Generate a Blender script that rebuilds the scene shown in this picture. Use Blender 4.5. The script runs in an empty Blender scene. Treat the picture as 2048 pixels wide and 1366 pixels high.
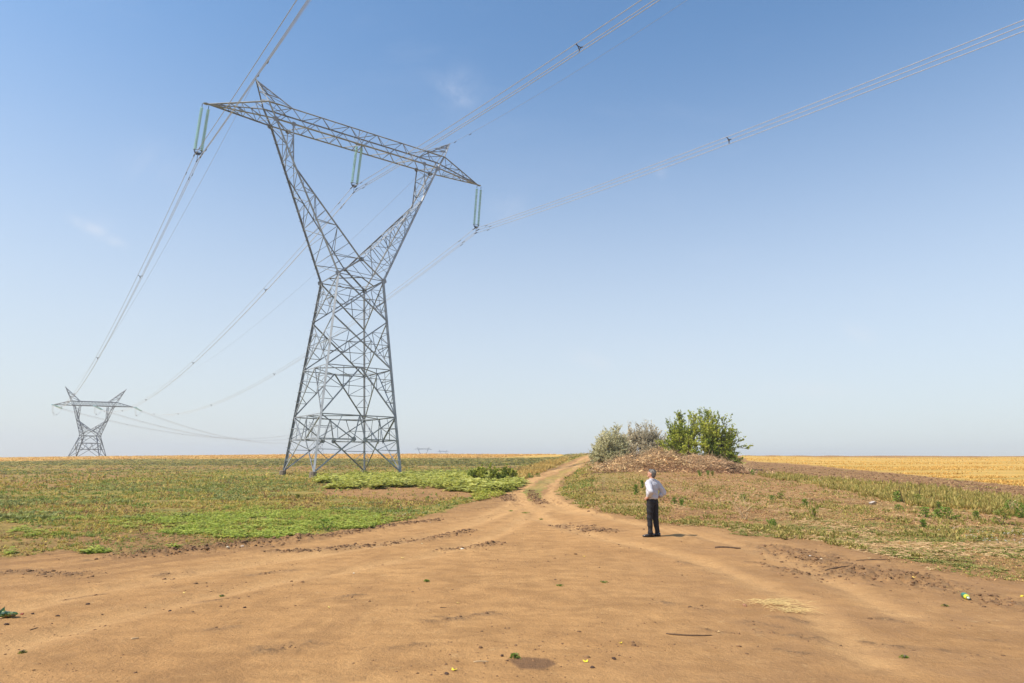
import bpy, math, random
import numpy as np
from mathutils import Vector, Matrix
random.seed(7); rng = np.random.default_rng(11)
scene = bpy.context.scene
col = scene.collection
# ------------------------------------------------------------------ camera
EYE = 1.96
FPX, PITCH, ROLL = 1326.72, 0.185007, -0.0097
cam_d = bpy.data.cameras.new('camera'); cam = bpy.data.objects.new('camera', cam_d); col.objects.link(cam)
cam_d.sensor_width = 36.0; cam_d.lens = FPX/2048*36; cam_d.clip_start = 0.1; cam_d.clip_end = 20000
cam.matrix_world = Matrix.Translation((0, 0, EYE)) @ Matrix.Rotation(math.pi/2+PITCH, 4, 'X') @ Matrix.Rotation(-ROLL, 4, 'Z')
scene.camera = cam
# ------------------------------------------------------------------ light
SUN_EL = math.radians(52); SUN_H = Vector((-0.90, -0.43)).normalized()
SUN_AZ = math.atan2(SUN_H.x, SUN_H.y)                      # clockwise from +Y
sd = bpy.data.lights.new('sun', 'SUN'); sd.energy = 4.6; sd.angle = math.radians(0.55); sd.color = (1.0, 0.905, 0.77)
so = bpy.data.objects.new('sun', sd); col.objects.link(so)
to_sun = Vector((SUN_H.x*math.cos(SUN_EL), SUN_H.y*math.cos(SUN_EL), math.sin(SUN_EL)))
so.rotation_euler = to_sun.to_track_quat('Z', 'Y').to_euler()
world = bpy.data.worlds.new('World'); scene.world = world; world.use_nodes = True
SKY_STRENGTH = 0.13
def build_world():
    nt = world.node_tree; nt.nodes.clear(); N = nt.nodes.new; L = nt.links.new
    out = N('ShaderNodeOutputWorld'); bg = N('ShaderNodeBackground'); bg.inputs[1].default_value = SKY_STRENGTH
    sky = N('ShaderNodeTexSky'); sky.sky_type = 'NISHITA'; sky.sun_disc = False
    sky.sun_elevation = SUN_EL; sky.sun_rotation = SUN_AZ
    sky.altitude = 50; sky.air_density = 1.0; sky.dust_density = 1.2; sky.ozone_density = 3.5
    tc = N('ShaderNodeTexCoord')
    # thin cirrus: stretched noise, plus two wisps of their own place in the sky
    def streak(scale, rot, loc, lo, hi, detail=6):
        mp = N('ShaderNodeMapping'); mp.inputs['Scale'].default_value = scale; mp.inputs['Rotation'].default_value = rot; mp.inputs['Location'].default_value = loc
        L(tc.outputs['Generated'], mp.inputs[0])
        nz = N('ShaderNodeTexNoise'); nz.inputs['Scale'].default_value = 1.0; nz.inputs['Detail'].default_value = detail; nz.inputs['Roughness'].default_value = 0.6
        nz.inputs['Distortion'].default_value = 0.5
        L(mp.outputs[0], nz.inputs[0])
        mr = N('ShaderNodeMapRange'); mr.inputs[1].default_value = lo; mr.inputs[2].default_value = hi; mr.interpolation_type = 'SMOOTHSTEP'
        L(nz.outputs[0], mr.inputs[0]); return mr.outputs[0]
    def blob(d, rad):
        v = N('ShaderNodeVectorMath'); v.operation = 'DISTANCE'; v.inputs[1].default_value = d
        L(tc.outputs['Generated'], v.inputs[0])
        mr = N('ShaderNodeMapRange'); mr.inputs[1].default_value = rad; mr.inputs[2].default_value = 0.0; mr.interpolation_type = 'SMOOTHSTEP'
        L(v.outputs['Value'], mr.inputs[0]); return mr.outputs[0]
    def mul(a, b):
        m = N('ShaderNodeMath'); m.operation = 'MULTIPLY'
        for i, x in enumerate((a, b)):
            if isinstance(x, float): m.inputs[i].default_value = x
            else: L(x, m.inputs[i])
        return m.outputs[0]
    def add(a, b):
        m = N('ShaderNodeMath'); m.operation = 'ADD'; m.use_clamp = True; L(a, m.inputs[0]); L(b, m.inputs[1]); return m.outputs[0]
    tot = mul(streak((2.2, 5.0, 9.0), (0.3, 0.2, 0.5), (3, 1, 2), 0.52, 0.85), 0.06)
    def dotp(v):
        n = N('ShaderNodeVectorMath'); n.operation = 'DOT_PRODUCT'; L(tc.outputs['Generated'], n.inputs[0]); n.inputs[1].default_value = v; return n.outputs['Value']
    def fall(x, c0, half):
        a = N('ShaderNodeMath'); a.operation = 'SUBTRACT'; L(x, a.inputs[0]); a.inputs[1].default_value = c0; b_ = N('ShaderNodeMath'); b_.operation = 'ABSOLUTE'; L(a.outputs[0], b_.inputs[0])
        mr = N('ShaderNodeMapRange'); mr.interpolation_type = 'SMOOTHSTEP'; mr.inputs[1].default_value = 0; mr.inputs[2].default_value = half; mr.inputs[3].default_value = 1; mr.inputs[4].default_value = 0; L(b_.outputs[0], mr.inputs[0]); return mr.outputs[0]
    for (x0, y0, x1, y1, w, amp, sc) in WISPS:
        r0, r1 = ray(x0, y0), ray(x1, y1); c = ((r0+r1)/2).normalized(); e1 = (r1-r0).normalized(); e2 = c.cross(e1).normalized()
        mp = N('ShaderNodeMapping'); mp.inputs['Scale'].default_value = (sc, sc, sc); mp.inputs['Location'].default_value = (x0*.01, y0*.01, 0); L(tc.outputs['Generated'], mp.inputs[0])
        nz = N('ShaderNodeTexNoise'); nz.inputs['Scale'].default_value = 1; nz.inputs['Detail'].default_value = 8; nz.inputs['Roughness'].default_value = .7; nz.inputs['Distortion'].default_value = .8; L(mp.outputs[0], nz.inputs[0])
        mr = N('ShaderNodeMapRange'); mr.inputs[1].default_value = .34; mr.inputs[2].default_value = .70; L(nz.outputs[0], mr.inputs[0])
        m_ = mul(mul(fall(dotp(e1), c.dot(e1), (r1-r0).length*.62), fall(dotp(e2), c.dot(e2), w)), mul(mr.outputs[0], amp)); tot = add(tot, m_)
    # milky air towards the horizon
    mix = N('ShaderNodeMixRGB'); mix.blend_type = 'MIX'; tn = N('ShaderNodeMixRGB'); tn.blend_type = 'MULTIPLY'; tn.inputs[0].default_value = 1; L(sky.outputs[0], tn.inputs[1]); tn.inputs[2].default_value = (1.07, 1.27, 1.29, 1)
    L(tot, mix.inputs[0]); L(tn.outputs[0], mix.inputs[1]); mix.inputs[2].default_value = (6.6, 6.5, 6.9, 1)
    sep = N('ShaderNodeSeparateXYZ'); L(tc.outputs['Generated'], sep.inputs[0])
    hz = N('ShaderNodeMapRange'); hz.inputs[1].default_value = -0.02; hz.inputs[2].default_value = 0.62; hz.inputs[3].default_value = 0.80; hz.inputs[4].default_value = 0.0
    hz.interpolation_type = 'SMOOTHSTEP'; L(sep.outputs[2], hz.inputs[0])
    mix2 = N('ShaderNodeMixRGB'); L(hz.outputs[0], mix2.inputs[0]); L(mix.outputs[0], mix2.inputs[1]); mix2.inputs[2].default_value = (4.9, 4.9, 4.85, 1)
    hs = N('ShaderNodeHueSaturation'); hs.inputs['Saturation'].default_value = 1.0; hs.inputs['Value'].default_value = 1.0
    L(mix2.outputs[0], hs.inputs['Color']); L(hs.outputs[0], bg.inputs[0]); L(bg.outputs[0], out.inputs[0])
def ray(px, py):
    X = px-1024; Y = 683-py
    c, s = math.cos(-ROLL), math.sin(-ROLL); X, Y = X*c-Y*s, X*s+Y*c
    cp, sp = math.cos(PITCH), math.sin(PITCH)
    return Vector((X, FPX*cp - Y*sp, FPX*sp + Y*cp)).normalized()
WISPS = [(130, 430, 258, 496, .011, .50, 18), (160, 440, 240, 480, .03, .12, 14), (862, 158, 958, 218, .016, .22, 26), (880, 130, 950, 230, .06, .10, 20), (1120, 700, 1250, 740, .02, .28, 14), (960, 400, 1060, 420, .04, .14, 12),
         (1680, 640, 1760, 690, .02, .20, 14), (1310, 335, 1335, 355, .012, .25, 20), (1480, 770, 1760, 790, .02, .22, 10), (200, 300, 420, 360, .05, .10, 9)]
build_world()
vs = scene.view_settings; vs.view_transform = 'Standard'; vs.look = 'None'; vs.gamma = 1.0; vs.use_curve_mapping = False; vs.exposure = 0.3
scene.cycles.max_bounces = 6; scene.cycles.transparent_max_bounces = 8
# ------------------------------------------------------------------ helpers
def tag(o, label=None, cat=None, group=None, kind=None):
    for k, v in (('label', label), ('category', cat), ('group', group), ('kind', kind)):
        if v: o[k] = v
    return o
def empty(name, loc, rz=0.0, **kw):
    o = bpy.data.objects.new(name, None); o.empty_display_size = 0.2; o.location = loc; o.rotation_euler = (0, 0, rz); col.objects.link(o); return tag(o, **kw)
def mesh_obj(name, verts, faces, mat, parent=None, smooth=False, **kw):
    me = bpy.data.meshes.new(name); me.from_pydata([tuple(v) for v in verts], [], faces); me.update()
    if mat: me.materials.append(mat)
    if smooth: me.polygons.foreach_set('use_smooth', [True]*len(me.polygons))
    o = bpy.data.objects.new(name, me); col.objects.link(o)
    if parent: o.parent = parent
    return tag(o, **kw)
def np_obj(name, V, F, mat, parent=None, attr=None, smooth=False, **kw):
    """V (n,3) float, F (m,k) int array of tris or quads; attr: (n,4) float colour called 'tint'"""
    me = bpy.data.meshes.new(name); k = F.shape[1]
    me.vertices.add(len(V)); me.vertices.foreach_set('co', np.ascontiguousarray(V, dtype=np.float32).ravel())
    me.loops.add(F.size); me.loops.foreach_set('vertex_index', np.ascontiguousarray(F, dtype=np.int32).ravel())
    me.polygons.add(len(F)); me.polygons.foreach_set('loop_start', np.arange(0, F.size, k, dtype=np.int32))
    me.polygons.foreach_set('loop_total', np.full(len(F), k, dtype=np.int32))
    if smooth: me.polygons.foreach_set('use_smooth', np.ones(len(F), dtype=bool))
    me.update(calc_edges=True)
    if attr is not None:
        for nm, arr in attr.items():
            a = me.color_attributes.new(nm, 'FLOAT_COLOR', 'POINT'); a.data.foreach_set('color', np.ascontiguousarray(arr, dtype=np.float32).ravel())
    if mat: me.materials.append(mat)
    o = bpy.data.objects.new(name, me); col.objects.link(o)
    if parent: o.parent = parent
    return tag(o, **kw)
def h2(ix, iy, s):
    n = (ix.astype(np.int64)*374761393 + iy.astype(np.int64)*668265263 + s*982451653) & 0xffffffff
    n = ((n ^ (n >> 13))*1274126177) & 0xffffffff; n = n ^ (n >> 16)
    return (n & 0xffffff)/float(0xffffff)
def vnoise(x, y, s=0):
    x = np.asarray(x, float); y = np.asarray(y, float)
    ix, iy = np.floor(x), np.floor(y); fx, fy = x-ix, y-iy; fx = fx*fx*(3-2*fx); fy = fy*fy*(3-2*fy)
    a, b, c, d = h2(ix, iy, s), h2(ix+1, iy, s), h2(ix, iy+1, s), h2(ix+1, iy+1, s)
    return (a*(1-fx)+b*fx)*(1-fy)+(c*(1-fx)+d*fx)*fy
def fbm(x, y, s=0, o=4, g=0.5):
    t = 0; am = 1; n = 0
    x = np.asarray(x, float); y = np.asarray(y, float)
    for i in range(o):
        t = t+am*vnoise(x, y, s+i*17); n += am; am *= g; x, y = (x*.8-y*.6)*2.03, (x*.6+y*.8)*2.03
    return t/n
# ------------------------------------------------------------------ terrain
def az_t(px, py):
    d = ray(px, py); return math.atan2(d.x, d.y), d.z/math.hypot(d.x, d.y)
_R = [(0, 915, 260, 1.3), (200, 912.5, 260, 1.3), (640, 908, 250, 1.25), (850, 907.5, 240, 1.25), (1000, 908.5, 220, 1.2), (1110, 908.5, 170, 1.15), (1180, 906, 120, 1.05),
      (1300, 908, 112, 1.0), (1480, 910.5, 130, 1.0), (1700, 911, 170, 1.0), (2048, 911.5, 190, 1.0)]
_az = [az_t(a, b)[0] for a, b, _, _ in _R]; _tt = [az_t(a, b)[1] for a, b, _, _ in _R]
AZT = np.array([-math.pi, -1.2]+_az+[1.2, math.pi]); TT = np.array([.012, .009]+_tt+[.02, .012])
RT = np.array([230, 250]+[r[2] for r in _R]+[210, 230.]); PT = np.array([1.2, 1.25]+[r[3] for r in _R]+[1.05, 1.2])
def ground(x, y):
    x = np.asarray(x, float); y = np.asarray(y, float)
    r = np.hypot(x, y); az = np.arctan2(x, y)
    t, R, p = np.interp(az, AZT, TT), np.interp(az, AZT, RT), np.interp(az, AZT, PT)
    f = np.clip((r-15)/(R-15), 0, 1)
    z = (t*R+EYE)*f**p
    z = np.where(r > R, np.maximum(z-(r-R)*0.004-np.clip(r-R-60, 0, None)*0.014, -4.5), z)
    return z
def gz(x, y): return float(ground(x, y))
def at(px, py, lift=0.0):
    d = ray(px, py); s = 3.0; prev = s
    while s < 900:
        if EYE+d.z*s < gz(d.x*s, d.y*s)+lift:
            a, b = prev, s
            for _ in range(24):
                m = (a+b)/2
                if EYE+d.z*m < gz(d.x*m, d.y*m)+lift: b = m
                else: a = m
            return Vector((d.x*b, d.y*b, gz(d.x*b, d.y*b)))
        prev = s; s *= 1.02
    return Vector((d.x*300, d.y*300, gz(d.x*300, d.y*300)))
def lr(v): return (math.atan2(v.x, v.y), math.log(math.hypot(v.x, v.y)))
def inpoly(u, v, poly):
    ins = np.zeros(u.shape, bool); n = len(poly)
    for i in range(n):
        x1, y1 = poly[i]; x2, y2 = poly[(i+1) % n]
        c = ((y1 > v) != (y2 > v)) & (u < (x2-x1)*(v-y1)/((y2-y1) if y2 != y1 else 1e-12)+x1); ins ^= c
    return ins
def zone(pts): return [lr(at(*p)) for p in pts]
Z = dict(
 track=zone([(-90, 1128), (0, 1119), (130, 1106), (260, 1112), (420, 1092), (600, 1076), (760, 1056), (900, 1021), (990, 986), (1040, 966), (1090, 944), (1135, 925), (1165, 914), (1181, 908.5), (1196, 909), (1186, 918), (1150, 941), (1122, 962), (1112, 985), (1160, 1018), (1300, 1049), (1420, 1058), (1560, 1080), (1700, 1103), (1800, 1128), (1900, 1146), (2048, 1168), (2200, 1185), (2300, 1500), (1024, 2600), (-300, 1500)]),
 bare1=zone([(640, 978), (800, 971), (940, 975), (985, 990), (900, 998), (760, 998), (650, 990)]),
 weeds=zone([(190, 1048), (300, 1036), (420, 1024), (600, 1019), (740, 1025), (800, 1045), (720, 1062), (590, 1078), (430, 1077), (270, 1066)]),
 olive=zone([(110, 968), (260, 955), (420, 952), (560, 958), (640, 968), (560, 982), (380, 985), (220, 982)]),
 farfield=zone([(-200, 934), (0, 931), (560, 931), (1000, 932), (1128, 923), (1120, 913.5), (1000, 916.5), (600, 918), (200, 919.5), (-200, 922)]),
 gold=zone([(1478, 910.8), (2300, 911.5), (2300, 1002), (2048, 973), (1800, 948), (1600, 928), (1500, 922)]),
 goldL=[(-1.5, 7.2), (-1.5, math.log(180))]+zone([(-200, 921), (200, 918.5), (600, 916.5), (1000, 915.5), (1125, 912.5)])+[(0.08, 5.2), (0.08, 7.2)],
 plough=zone([(1440, 921), (1560, 927), (1800, 949), (2048, 975), (2300, 1004), (2300, 1035), (2048, 999), (1850, 975), (1650, 955), (1540, 944), (1440, 936)]),
 ygrass=zone([(1520, 944), (1650, 956), (1850, 976), (2048, 1000), (2300, 1038), (2300, 1070), (2048, 1035), (1900, 1022), (1780, 1000), (1650, 974), (1520, 953)]),
 lowgrass=zone([(1330, 1046), (1480, 1040), (1600, 1042), (1750, 1048), (1900, 1058), (2048, 1052), (2300, 1075), (2300, 1190), (2048, 1150), (1900, 1133), (1700, 1098), (1560, 1074), (1420, 1056)]),
 road_r=zone([(1192, 925), (1230, 940), (1300, 950), (1330, 975), (1320, 1040), (1200, 1022), (1130, 995), (1125, 968), (1160, 940)]),
 dryL=zone([(1035, 962), (1090, 940), (1130, 922), (1130, 915), (1100, 922), (1040, 944), (1020, 955)]),
 crown=zone([(1062, 1003), (1052, 985), (1072, 968), (1110, 950), (1150, 930), (1172, 917), (1178, 917), (1158, 932), (1118, 955), (1090, 972), (1080, 995)]),
 wet=zone([(1012, 1318), (1050, 1313), (1095, 1318), (1112, 1328), (1085, 1341), (1040, 1338)]),
)
def masks(x, y):
    az = np.arctan2(x, y); l = np.log(np.hypot(x, y)+1e-6); out = {}
    for k, poly in Z.items():
        t = 0
        far = k in ('gold', 'goldL', 'farfield', 'plough')
        for j in range(3):
            ja = (fbm(x*.9+j*9, y*.9, 31+j, 3)-.5)*(.012 if far else .03); jl = (fbm(x*.8+j*5, y*.8, 51+j, 4)-.5)*(.03 if far else .13)
            if k == 'wet': ja *= .3; jl *= .3
            t = t+inpoly(az+ja, l+jl, poly)
        out[k] = t/3.0
    return out
def pline(pts): return np.array([tuple(at(*p)[:2]) for p in pts])
def dpl(x, y, P):
    best = np.full(np.shape(x), 1e9)
    for i in range(len(P)-1):
        ax, ay = P[i]; bx, by = P[i+1]; dx, dy = bx-ax, by-ay; L2 = dx*dx+dy*dy+1e-9
        t = np.clip(((x-ax)*dx+(y-ay)*dy)/L2, 0, 1); best = np.minimum(best, np.hypot(x-ax-t*dx, y-ay-t*dy))
    return best
WHEEL = [pline([(1183, 909), (1150, 926), (1108, 942), (1060, 962), (1034, 985), (1040, 1008), (1085, 1040), (1200, 1075), (1400, 1120), (1600, 1200), (1750, 1330)]),
         pline([(1191, 911), (1152, 937), (1112, 956), (1090, 976), (1096, 1000), (1140, 1022), (1260, 1046), (1400, 1072), (1600, 1130), (1800, 1230)]),
         pline([(1040, 1008), (960, 1045), (800, 1085), (500, 1125), (200, 1180), (-60, 1240)]),
         pline([(1085, 1020), (1000, 1065), (860, 1110), (560, 1160), (260, 1225), (0, 1300)])]
BERM = [(pline([(250, 1112), (330, 1104), (400, 1099), (480, 1092), (600, 1080)]), .55, .16), (pline([(600, 1080), (700, 1066), (780, 1052), (880, 1040)]), .3, .08),
        (pline([(545, 1104), (650, 1098), (760, 1090), (870, 1075), (940, 1062)]), .28, .07), (pline([(880, 1100), (940, 1094), (995, 1085)]), .24, .10),
        (pline([(1560, 1104), (1640, 1122), (1720, 1145), (1780, 1155)]), .75, .11), (pline([(1570, 1142), (1650, 1150), (1760, 1158), (1860, 1160)]), .35, .08),
        (pline([(1820, 1165), (1900, 1180), (1980, 1200), (2060, 1215)]), .5, .08), (pline([(1064, 982), (1068, 996), (1084, 1008)]), .28, .10), (pline([(1008, 990), (1018, 1002)]), .35, .08),
        (pline([(0, 1145), (100, 1150), (180, 1150)]), .3, .05), (pline([(1120, 1050), (1180, 1060), (1220, 1062)]), .4, .06), (pline([(1160, 952), (1230, 945), (1310, 940), (1400, 938)]), .5, .12)]
FORK = at(1075, 1006)
def sweep(x, y):
    dx, dy = x-FORK.x, y-FORK.y; d = np.hypot(dx, dy)+.01; ph = np.arctan2(dx, -dy)+(fbm(x*.12, y*.12, 611, 2)-.5)*.10
    w = fbm(ph*30, d*.12, 612, 4, .65)*.5+fbm(ph*110, d*.5, 613, 4, .7)*.5
    return .5+(w-.5)*np.clip((np.abs(ph)-.10)/.6, .2, 1)
_sc = np.random.default_rng(77)
for _k in range(26):                                              # short scraped scars in the driven sand
    _px = _sc.uniform(40, 2000); _py = _sc.uniform(1110, 1340); _L = _sc.uniform(18, 70)*(.6+(_py-1100)/400); _sl = -.12 if _px < 1050 else .16
    _a, _m, _b = (_px-_L, _py-_L*_sl), (_px, _py+_sc.uniform(-2, 2)), (_px+_L, _py+_L*_sl); BERM.append((pline([_a, _m, _b]), _sc.uniform(.07, .16), .03))
def micro(x, y, m):
    r = np.hypot(x, y); tr = np.maximum(m['track'], m['bare1'])
    fade = np.clip(1.4-r/90, 0.15, 1)
    # drifting tyre sweeps: noise stretched along the driving direction
    u = x*.93+y*.37; v = -x*.37+y*.93
    z = (fbm(x*.22, y*.22, 3, 3)-.5)*.10 + (sweep(x, y)-.5)*.05*tr*(.2+1.8*fbm(x*.45, y*.45, 615, 3)) + (fbm(x*7, y*7, 9, 3)-.5)*(.006+.016*(1-tr))
    cl = np.clip(fbm(x*4.5, y*4.5, 21, 3, .6)-.5, 0, 1)
    z = z+cl*.20*(1-tr)*(.35+.65*m['plough'])*fade
    dark = np.zeros_like(z)
    for W in WHEEL:
        d = dpl(x, y, W)+(fbm(x*1.3, y*1.3, 77, 2)-.5)*.18
        z = z-.035*np.exp(-(d/.22)**2)*(.4+fbm(x*.7, y*.7, 55, 2))+.008*np.exp(-((d-.42)/.14)**2)
    for P, w, hgt in BERM:
        d = dpl(x, y, P)+(fbm(x*1.1, y*1.1, 91, 3)-.5)*w*.9
        g = np.exp(-(d/w)**2); rough = fbm(x*6.5, y*6.5, 93, 3, .65)
        z = z+g*hgt*.62*np.clip((rough-.36)*2.6, 0, 1.0); dark = np.maximum(dark, g*np.clip((rough-.3)*3, 0, 1))
    return z, dark
def surf(x, y):
    x = np.atleast_1d(np.asarray(x, float)); y = np.atleast_1d(np.asarray(y, float)); m = masks(x, y)
    return ground(x, y)+micro(x, y, m)[0]
def sz(x, y): return float(surf(x, y)[0])
# ------------------------------------------------------------------ materials
def new_mat(name):
    m = bpy.data.materials.new(name); m.use_nodes = True; nt = m.node_tree; b = nt.nodes['Principled BSDF']; return m, nt, b
def simple(name, rgb, rough=.7, metal=0.0, var=.15, scale=6, bump=0.0, spec=.3):
    m, nt, b = new_mat(name); N = nt.nodes.new; L = nt.links.new
    tc = N('ShaderNodeTexCoord'); nz = N('ShaderNodeTexNoise'); nz.inputs['Scale'].default_value = scale; nz.inputs['Detail'].default_value = 5; L(tc.outputs['Object'], nz.inputs[0])
    mr = N('ShaderNodeMapRange'); mr.inputs[1].default_value = .3; mr.inputs[2].default_value = .7; mr.inputs[3].default_value = 1-var; mr.inputs[4].default_value = 1+var; L(nz.outputs[0], mr.inputs[0])
    mx = N('ShaderNodeMixRGB'); mx.blend_type = 'MULTIPLY'; mx.inputs[0].default_value = 1; mx.inputs[1].default_value = (*rgb, 1); L(mr.outputs[0], mx.inputs[2]); L(mx.outputs[0], b.inputs['Base Color'])
    b.inputs['Roughness'].default_value = rough; b.inputs['Metallic'].default_value = metal; b.inputs['Specular IOR Level'].default_value = spec
    if bump:
        bp = N('ShaderNodeBump'); bp.inputs['Strength'].default_value = 1; bp.inputs['Distance'].default_value = bump; L(nz.outputs[0], bp.inputs['Height']); L(bp.outputs[0], b.inputs['Normal'])
    return m
def leaf_mat(name, transl=.35, rough=.6):
    m, nt, b = new_mat(name); N = nt.nodes.new; L = nt.links.new
    at_ = N('ShaderNodeAttribute'); at_.attribute_name = 'tint'; L(at_.outputs['Color'], b.inputs['Base Color']); b.inputs['Roughness'].default_value = rough; b.inputs['Specular IOR Level'].default_value = .25
    tr = N('ShaderNodeBsdfTranslucent'); L(at_.outputs['Color'], tr.inputs[0]); mx = N('ShaderNodeMixShader'); mx.inputs[0].default_value = transl
    L(b.outputs[0], mx.inputs[1]); L(tr.outputs[0], mx.inputs[2]); L(mx.outputs[0], nt.nodes['Material Output'].inputs[0]); return m
M = {}
M['steel'] = simple('galvanised_steel', (.285, .305, .33), .5, .2, .25, 1.3, spec=.4)
M['steel_far'] = simple('weathered_steel', (.20, .22, .25), .6, .3, .15, .5)
M['wire'] = simple('aluminium_wire', (.46, .46, .48), .5, .0, .1, 2)
M['fitting'] = simple('dark_fitting', (.10, .10, .11), .5, .4, .2, 8)
M['concrete'] = simple('concrete', (.19, .155, .12), .9, 0, .25, 4, .01)
M['leaf'] = leaf_mat('leaf'); M['grass'] = leaf_mat('grass_blade', .3, .7); M['dry'] = leaf_mat('dry_litter', .15, .85)
M['bark'] = simple('bark', (.16, .12, .085), .9, 0, .3, 10, .004)
M['greybark'] = simple('grey_bark', (.22, .19, .15), .9, 0, .3, 10, .004)
M['twig'] = simple('dead_wood', (.52, .36, .20), .85, 0, .3, 6)
M['darkstick'] = simple('dark_stick', (.10, .06, .035), .85, 0, .3, 20)
M['clod'] = simple('soil_clod', (.17, .095, .05), .95, 0, .35, 12, .004, .1)
def glass_mat():
    m, nt, b = new_mat('green_insulator_glass'); b.inputs['Base Color'].default_value = (.50, .80, .84, 1); b.inputs['Roughness'].default_value = .12
    b.inputs['Transmission Weight'].default_value = .15; b.inputs['IOR'].default_value = 1.5; b.inputs['Coat Weight'].default_value = .6; return m
M['glass'] = glass_mat()
def ground_mat():
    m, nt, b = new_mat('field_soil'); N = nt.nodes.new; L = nt.links.new
    b.inputs['Roughness'].default_value = .95; b.inputs['Specular IOR Level'].default_value = .08
    tc = N('ShaderNodeTexCoord'); P = tc.outputs['Object']
    def noise(scale, det=6, rough=.55, vec=P, dist=0):
        n = N('ShaderNodeTexNoise'); n.inputs['Scale'].default_value = scale; n.inputs['Detail'].default_value = det; n.inputs['Roughness'].default_value = rough; n.inputs['Distortion'].default_value = dist; L(vec, n.inputs[0]); return n.outputs[0]
    def mapr(x, a, b_, c=0., d=1.):
        r = N('ShaderNodeMapRange'); r.inputs[1].default_value = a; r.inputs[2].default_value = b_; r.inputs[3].default_value = c; r.inputs[4].default_value = d; L(x, r.inputs[0]); return r.outputs[0]
    def mix(f, a, b_, mode='MIX'):
        r = N('ShaderNodeMixRGB'); r.blend_type = mode
        for i, x in enumerate((f, a, b_)):
            if isinstance(x, (int, float)): r.inputs[i].default_value = x
            elif isinstance(x, tuple): r.inputs[i].default_value = (*x, 1)
            else: L(x, r.inputs[i])
        return r.outputs[0]
    def mth(op, a, b_=None):
        r = N('ShaderNodeMath'); r.operation = op
        for i, x in enumerate((a, b_)):
            if x is None: continue
            if isinstance(x, (int, float)): r.inputs[i].default_value = x
            else: L(x, r.inputs[i])
        return r.outputs[0]
    a1 = N('ShaderNodeAttribute'); a1.attribute_name = 'zone'; s1 = N('ShaderNodeSeparateColor'); L(a1.outputs['Color'], s1.inputs[0])
    a2 = N('ShaderNodeAttribute'); a2.attribute_name = 'zone2'; s2 = N('ShaderNodeSeparateColor'); L(a2.outputs['Color'], s2.inputs[0])
    green, gold, dark = s1.outputs[0], s1.outputs[1], s1.outputs[2]; track, wheel, wet = s2.outputs[0], s2.outputs[1], s2.outputs[2]
    mp = N('ShaderNodeMapping'); mp.inputs['Rotation'].default_value = (0, 0, -0.38); mp.inputs['Scale'].default_value = (1.1, 1.7, 1); L(P, mp.inputs[0]); ST = mp.outputs[0]
    n_s = noise(1.6, 8, .62, ST, .3); n_b = noise(.35, 5, .55); n_m = noise(2.6, 7, .6); n_f = noise(17, 6, .65); n_ff = noise(70, 4, .6)
    # bare soil: sandy tan with browner drifts
    c = mix(mapr(n_b, .35, .68), SOIL_A, SOIL_B)
    c = mix(mth('MULTIPLY', mapr(n_s, .44, .66), .62), c, SOIL_C)
    c = mix(mth('MULTIPLY', mth('MULTIPLY', a1.outputs['Alpha'], mapr(noise(.8, 6, .65), .3, .6)), .8), c, (.30, .170, .082))  # side browning: soil tone plus some lens darkening put into the colour
    c = mix(mth('MULTIPLY', mapr(noise(11, 8, .75), .58, .72), .5), c, (.22, .125, .06))
    c = mix(mth('MULTIPLY', mapr(n_m, .46, .68), .6), c, SOIL_D)
    c = mix(mth('MULTIPLY', mapr(noise(.55, 7, .68), .50, .68), .55), c, SOIL_C)
    c = mix(mth('MULTIPLY', wheel, mapr(n_m, .35, .65, .25, .75)), c, SOIL_E)
    off = mth('SUBTRACT', 1.0, track)
    sw = a2.outputs['Alpha']; c = mix(mth('MULTIPLY', mapr(sw, .54, .80), .72), c, (.27, .148, .066)); c = mix(mth('MULTIPLY', mapr(sw, .46, .15), .3), c, (.62, .385, .175))
    c = mix(mth('MULTIPLY', off, .55), c, (.34, .195, .085))
    c = mix(mth('MULTIPLY', mapr(n_f, .5, .75), mth('MULTIPLY', off, .7)), c, (.17, .085, .042))
    c = mix(mth('MULTIPLY', mapr(noise(1.3, 10, .82), .50, .62), mth('MULTIPLY', off, .75)), c, (.17, .095, .045))
    c = mix(mth('MULTIPLY', mapr(noise(2.1, 10, .82), .54, .66), mth('MULTIPLY', off, .5)), c, (.46, .30, .15))
    c = mix(mth('MULTIPLY', mapr(noise(2.7, 10, .80), .535, .66), mth('MULTIPLY', track, .60)), c, (.29, .165, .075))
    c = mix(mth('MULTIPLY', mapr(noise(5.3, 10, .85), .60, .70), mth('MULTIPLY', track, .6)), c, (.19, .11, .055))
    c = mix(mth('MULTIPLY', mapr(noise(4.1, 10, .80), .57, .68), mth('MULTIPLY', track, .45)), c, (.60, .40, .19))
    # low cover
    gcol = mix(mapr(noise(.5, 5), .4, .62), (.27, .235, .05), (.44, .30, .08)); gcol = mix(mth('MULTIPLY', mapr(n_f, .42, .72), .6), gcol, (.34, .24, .08))
    gcol = mix(mapr(noise(2.3, 10, .8), .45, .62, 0, .75), gcol, (.115, .125, .035))
    gcol = mix(mapr(noise(.16, 4), .45, .65, 0, .5), gcol, (.20, .225, .08))
    thr = mth('ADD', mth('MULTIPLY', noise(1.7, 10, .80), .6), mth('MULTIPLY', noise(6, 8, .75), .4))
    gm = mth('MULTIPLY', mapr(mth('SUBTRACT', mth('ADD', green, thr), 1.0), -.12, .16), 1.0)
    gm = N('ShaderNodeClamp').outputs[0] if False else gm
    c = mix(mapr(gm, 0, 1), c, gcol)
    mg = N('ShaderNodeMapping'); mg.inputs['Rotation'].default_value = (0, 0, .25); mg.inputs['Scale'].default_value = (.35, 2.2, 1); L(P, mg.inputs[0])
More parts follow.
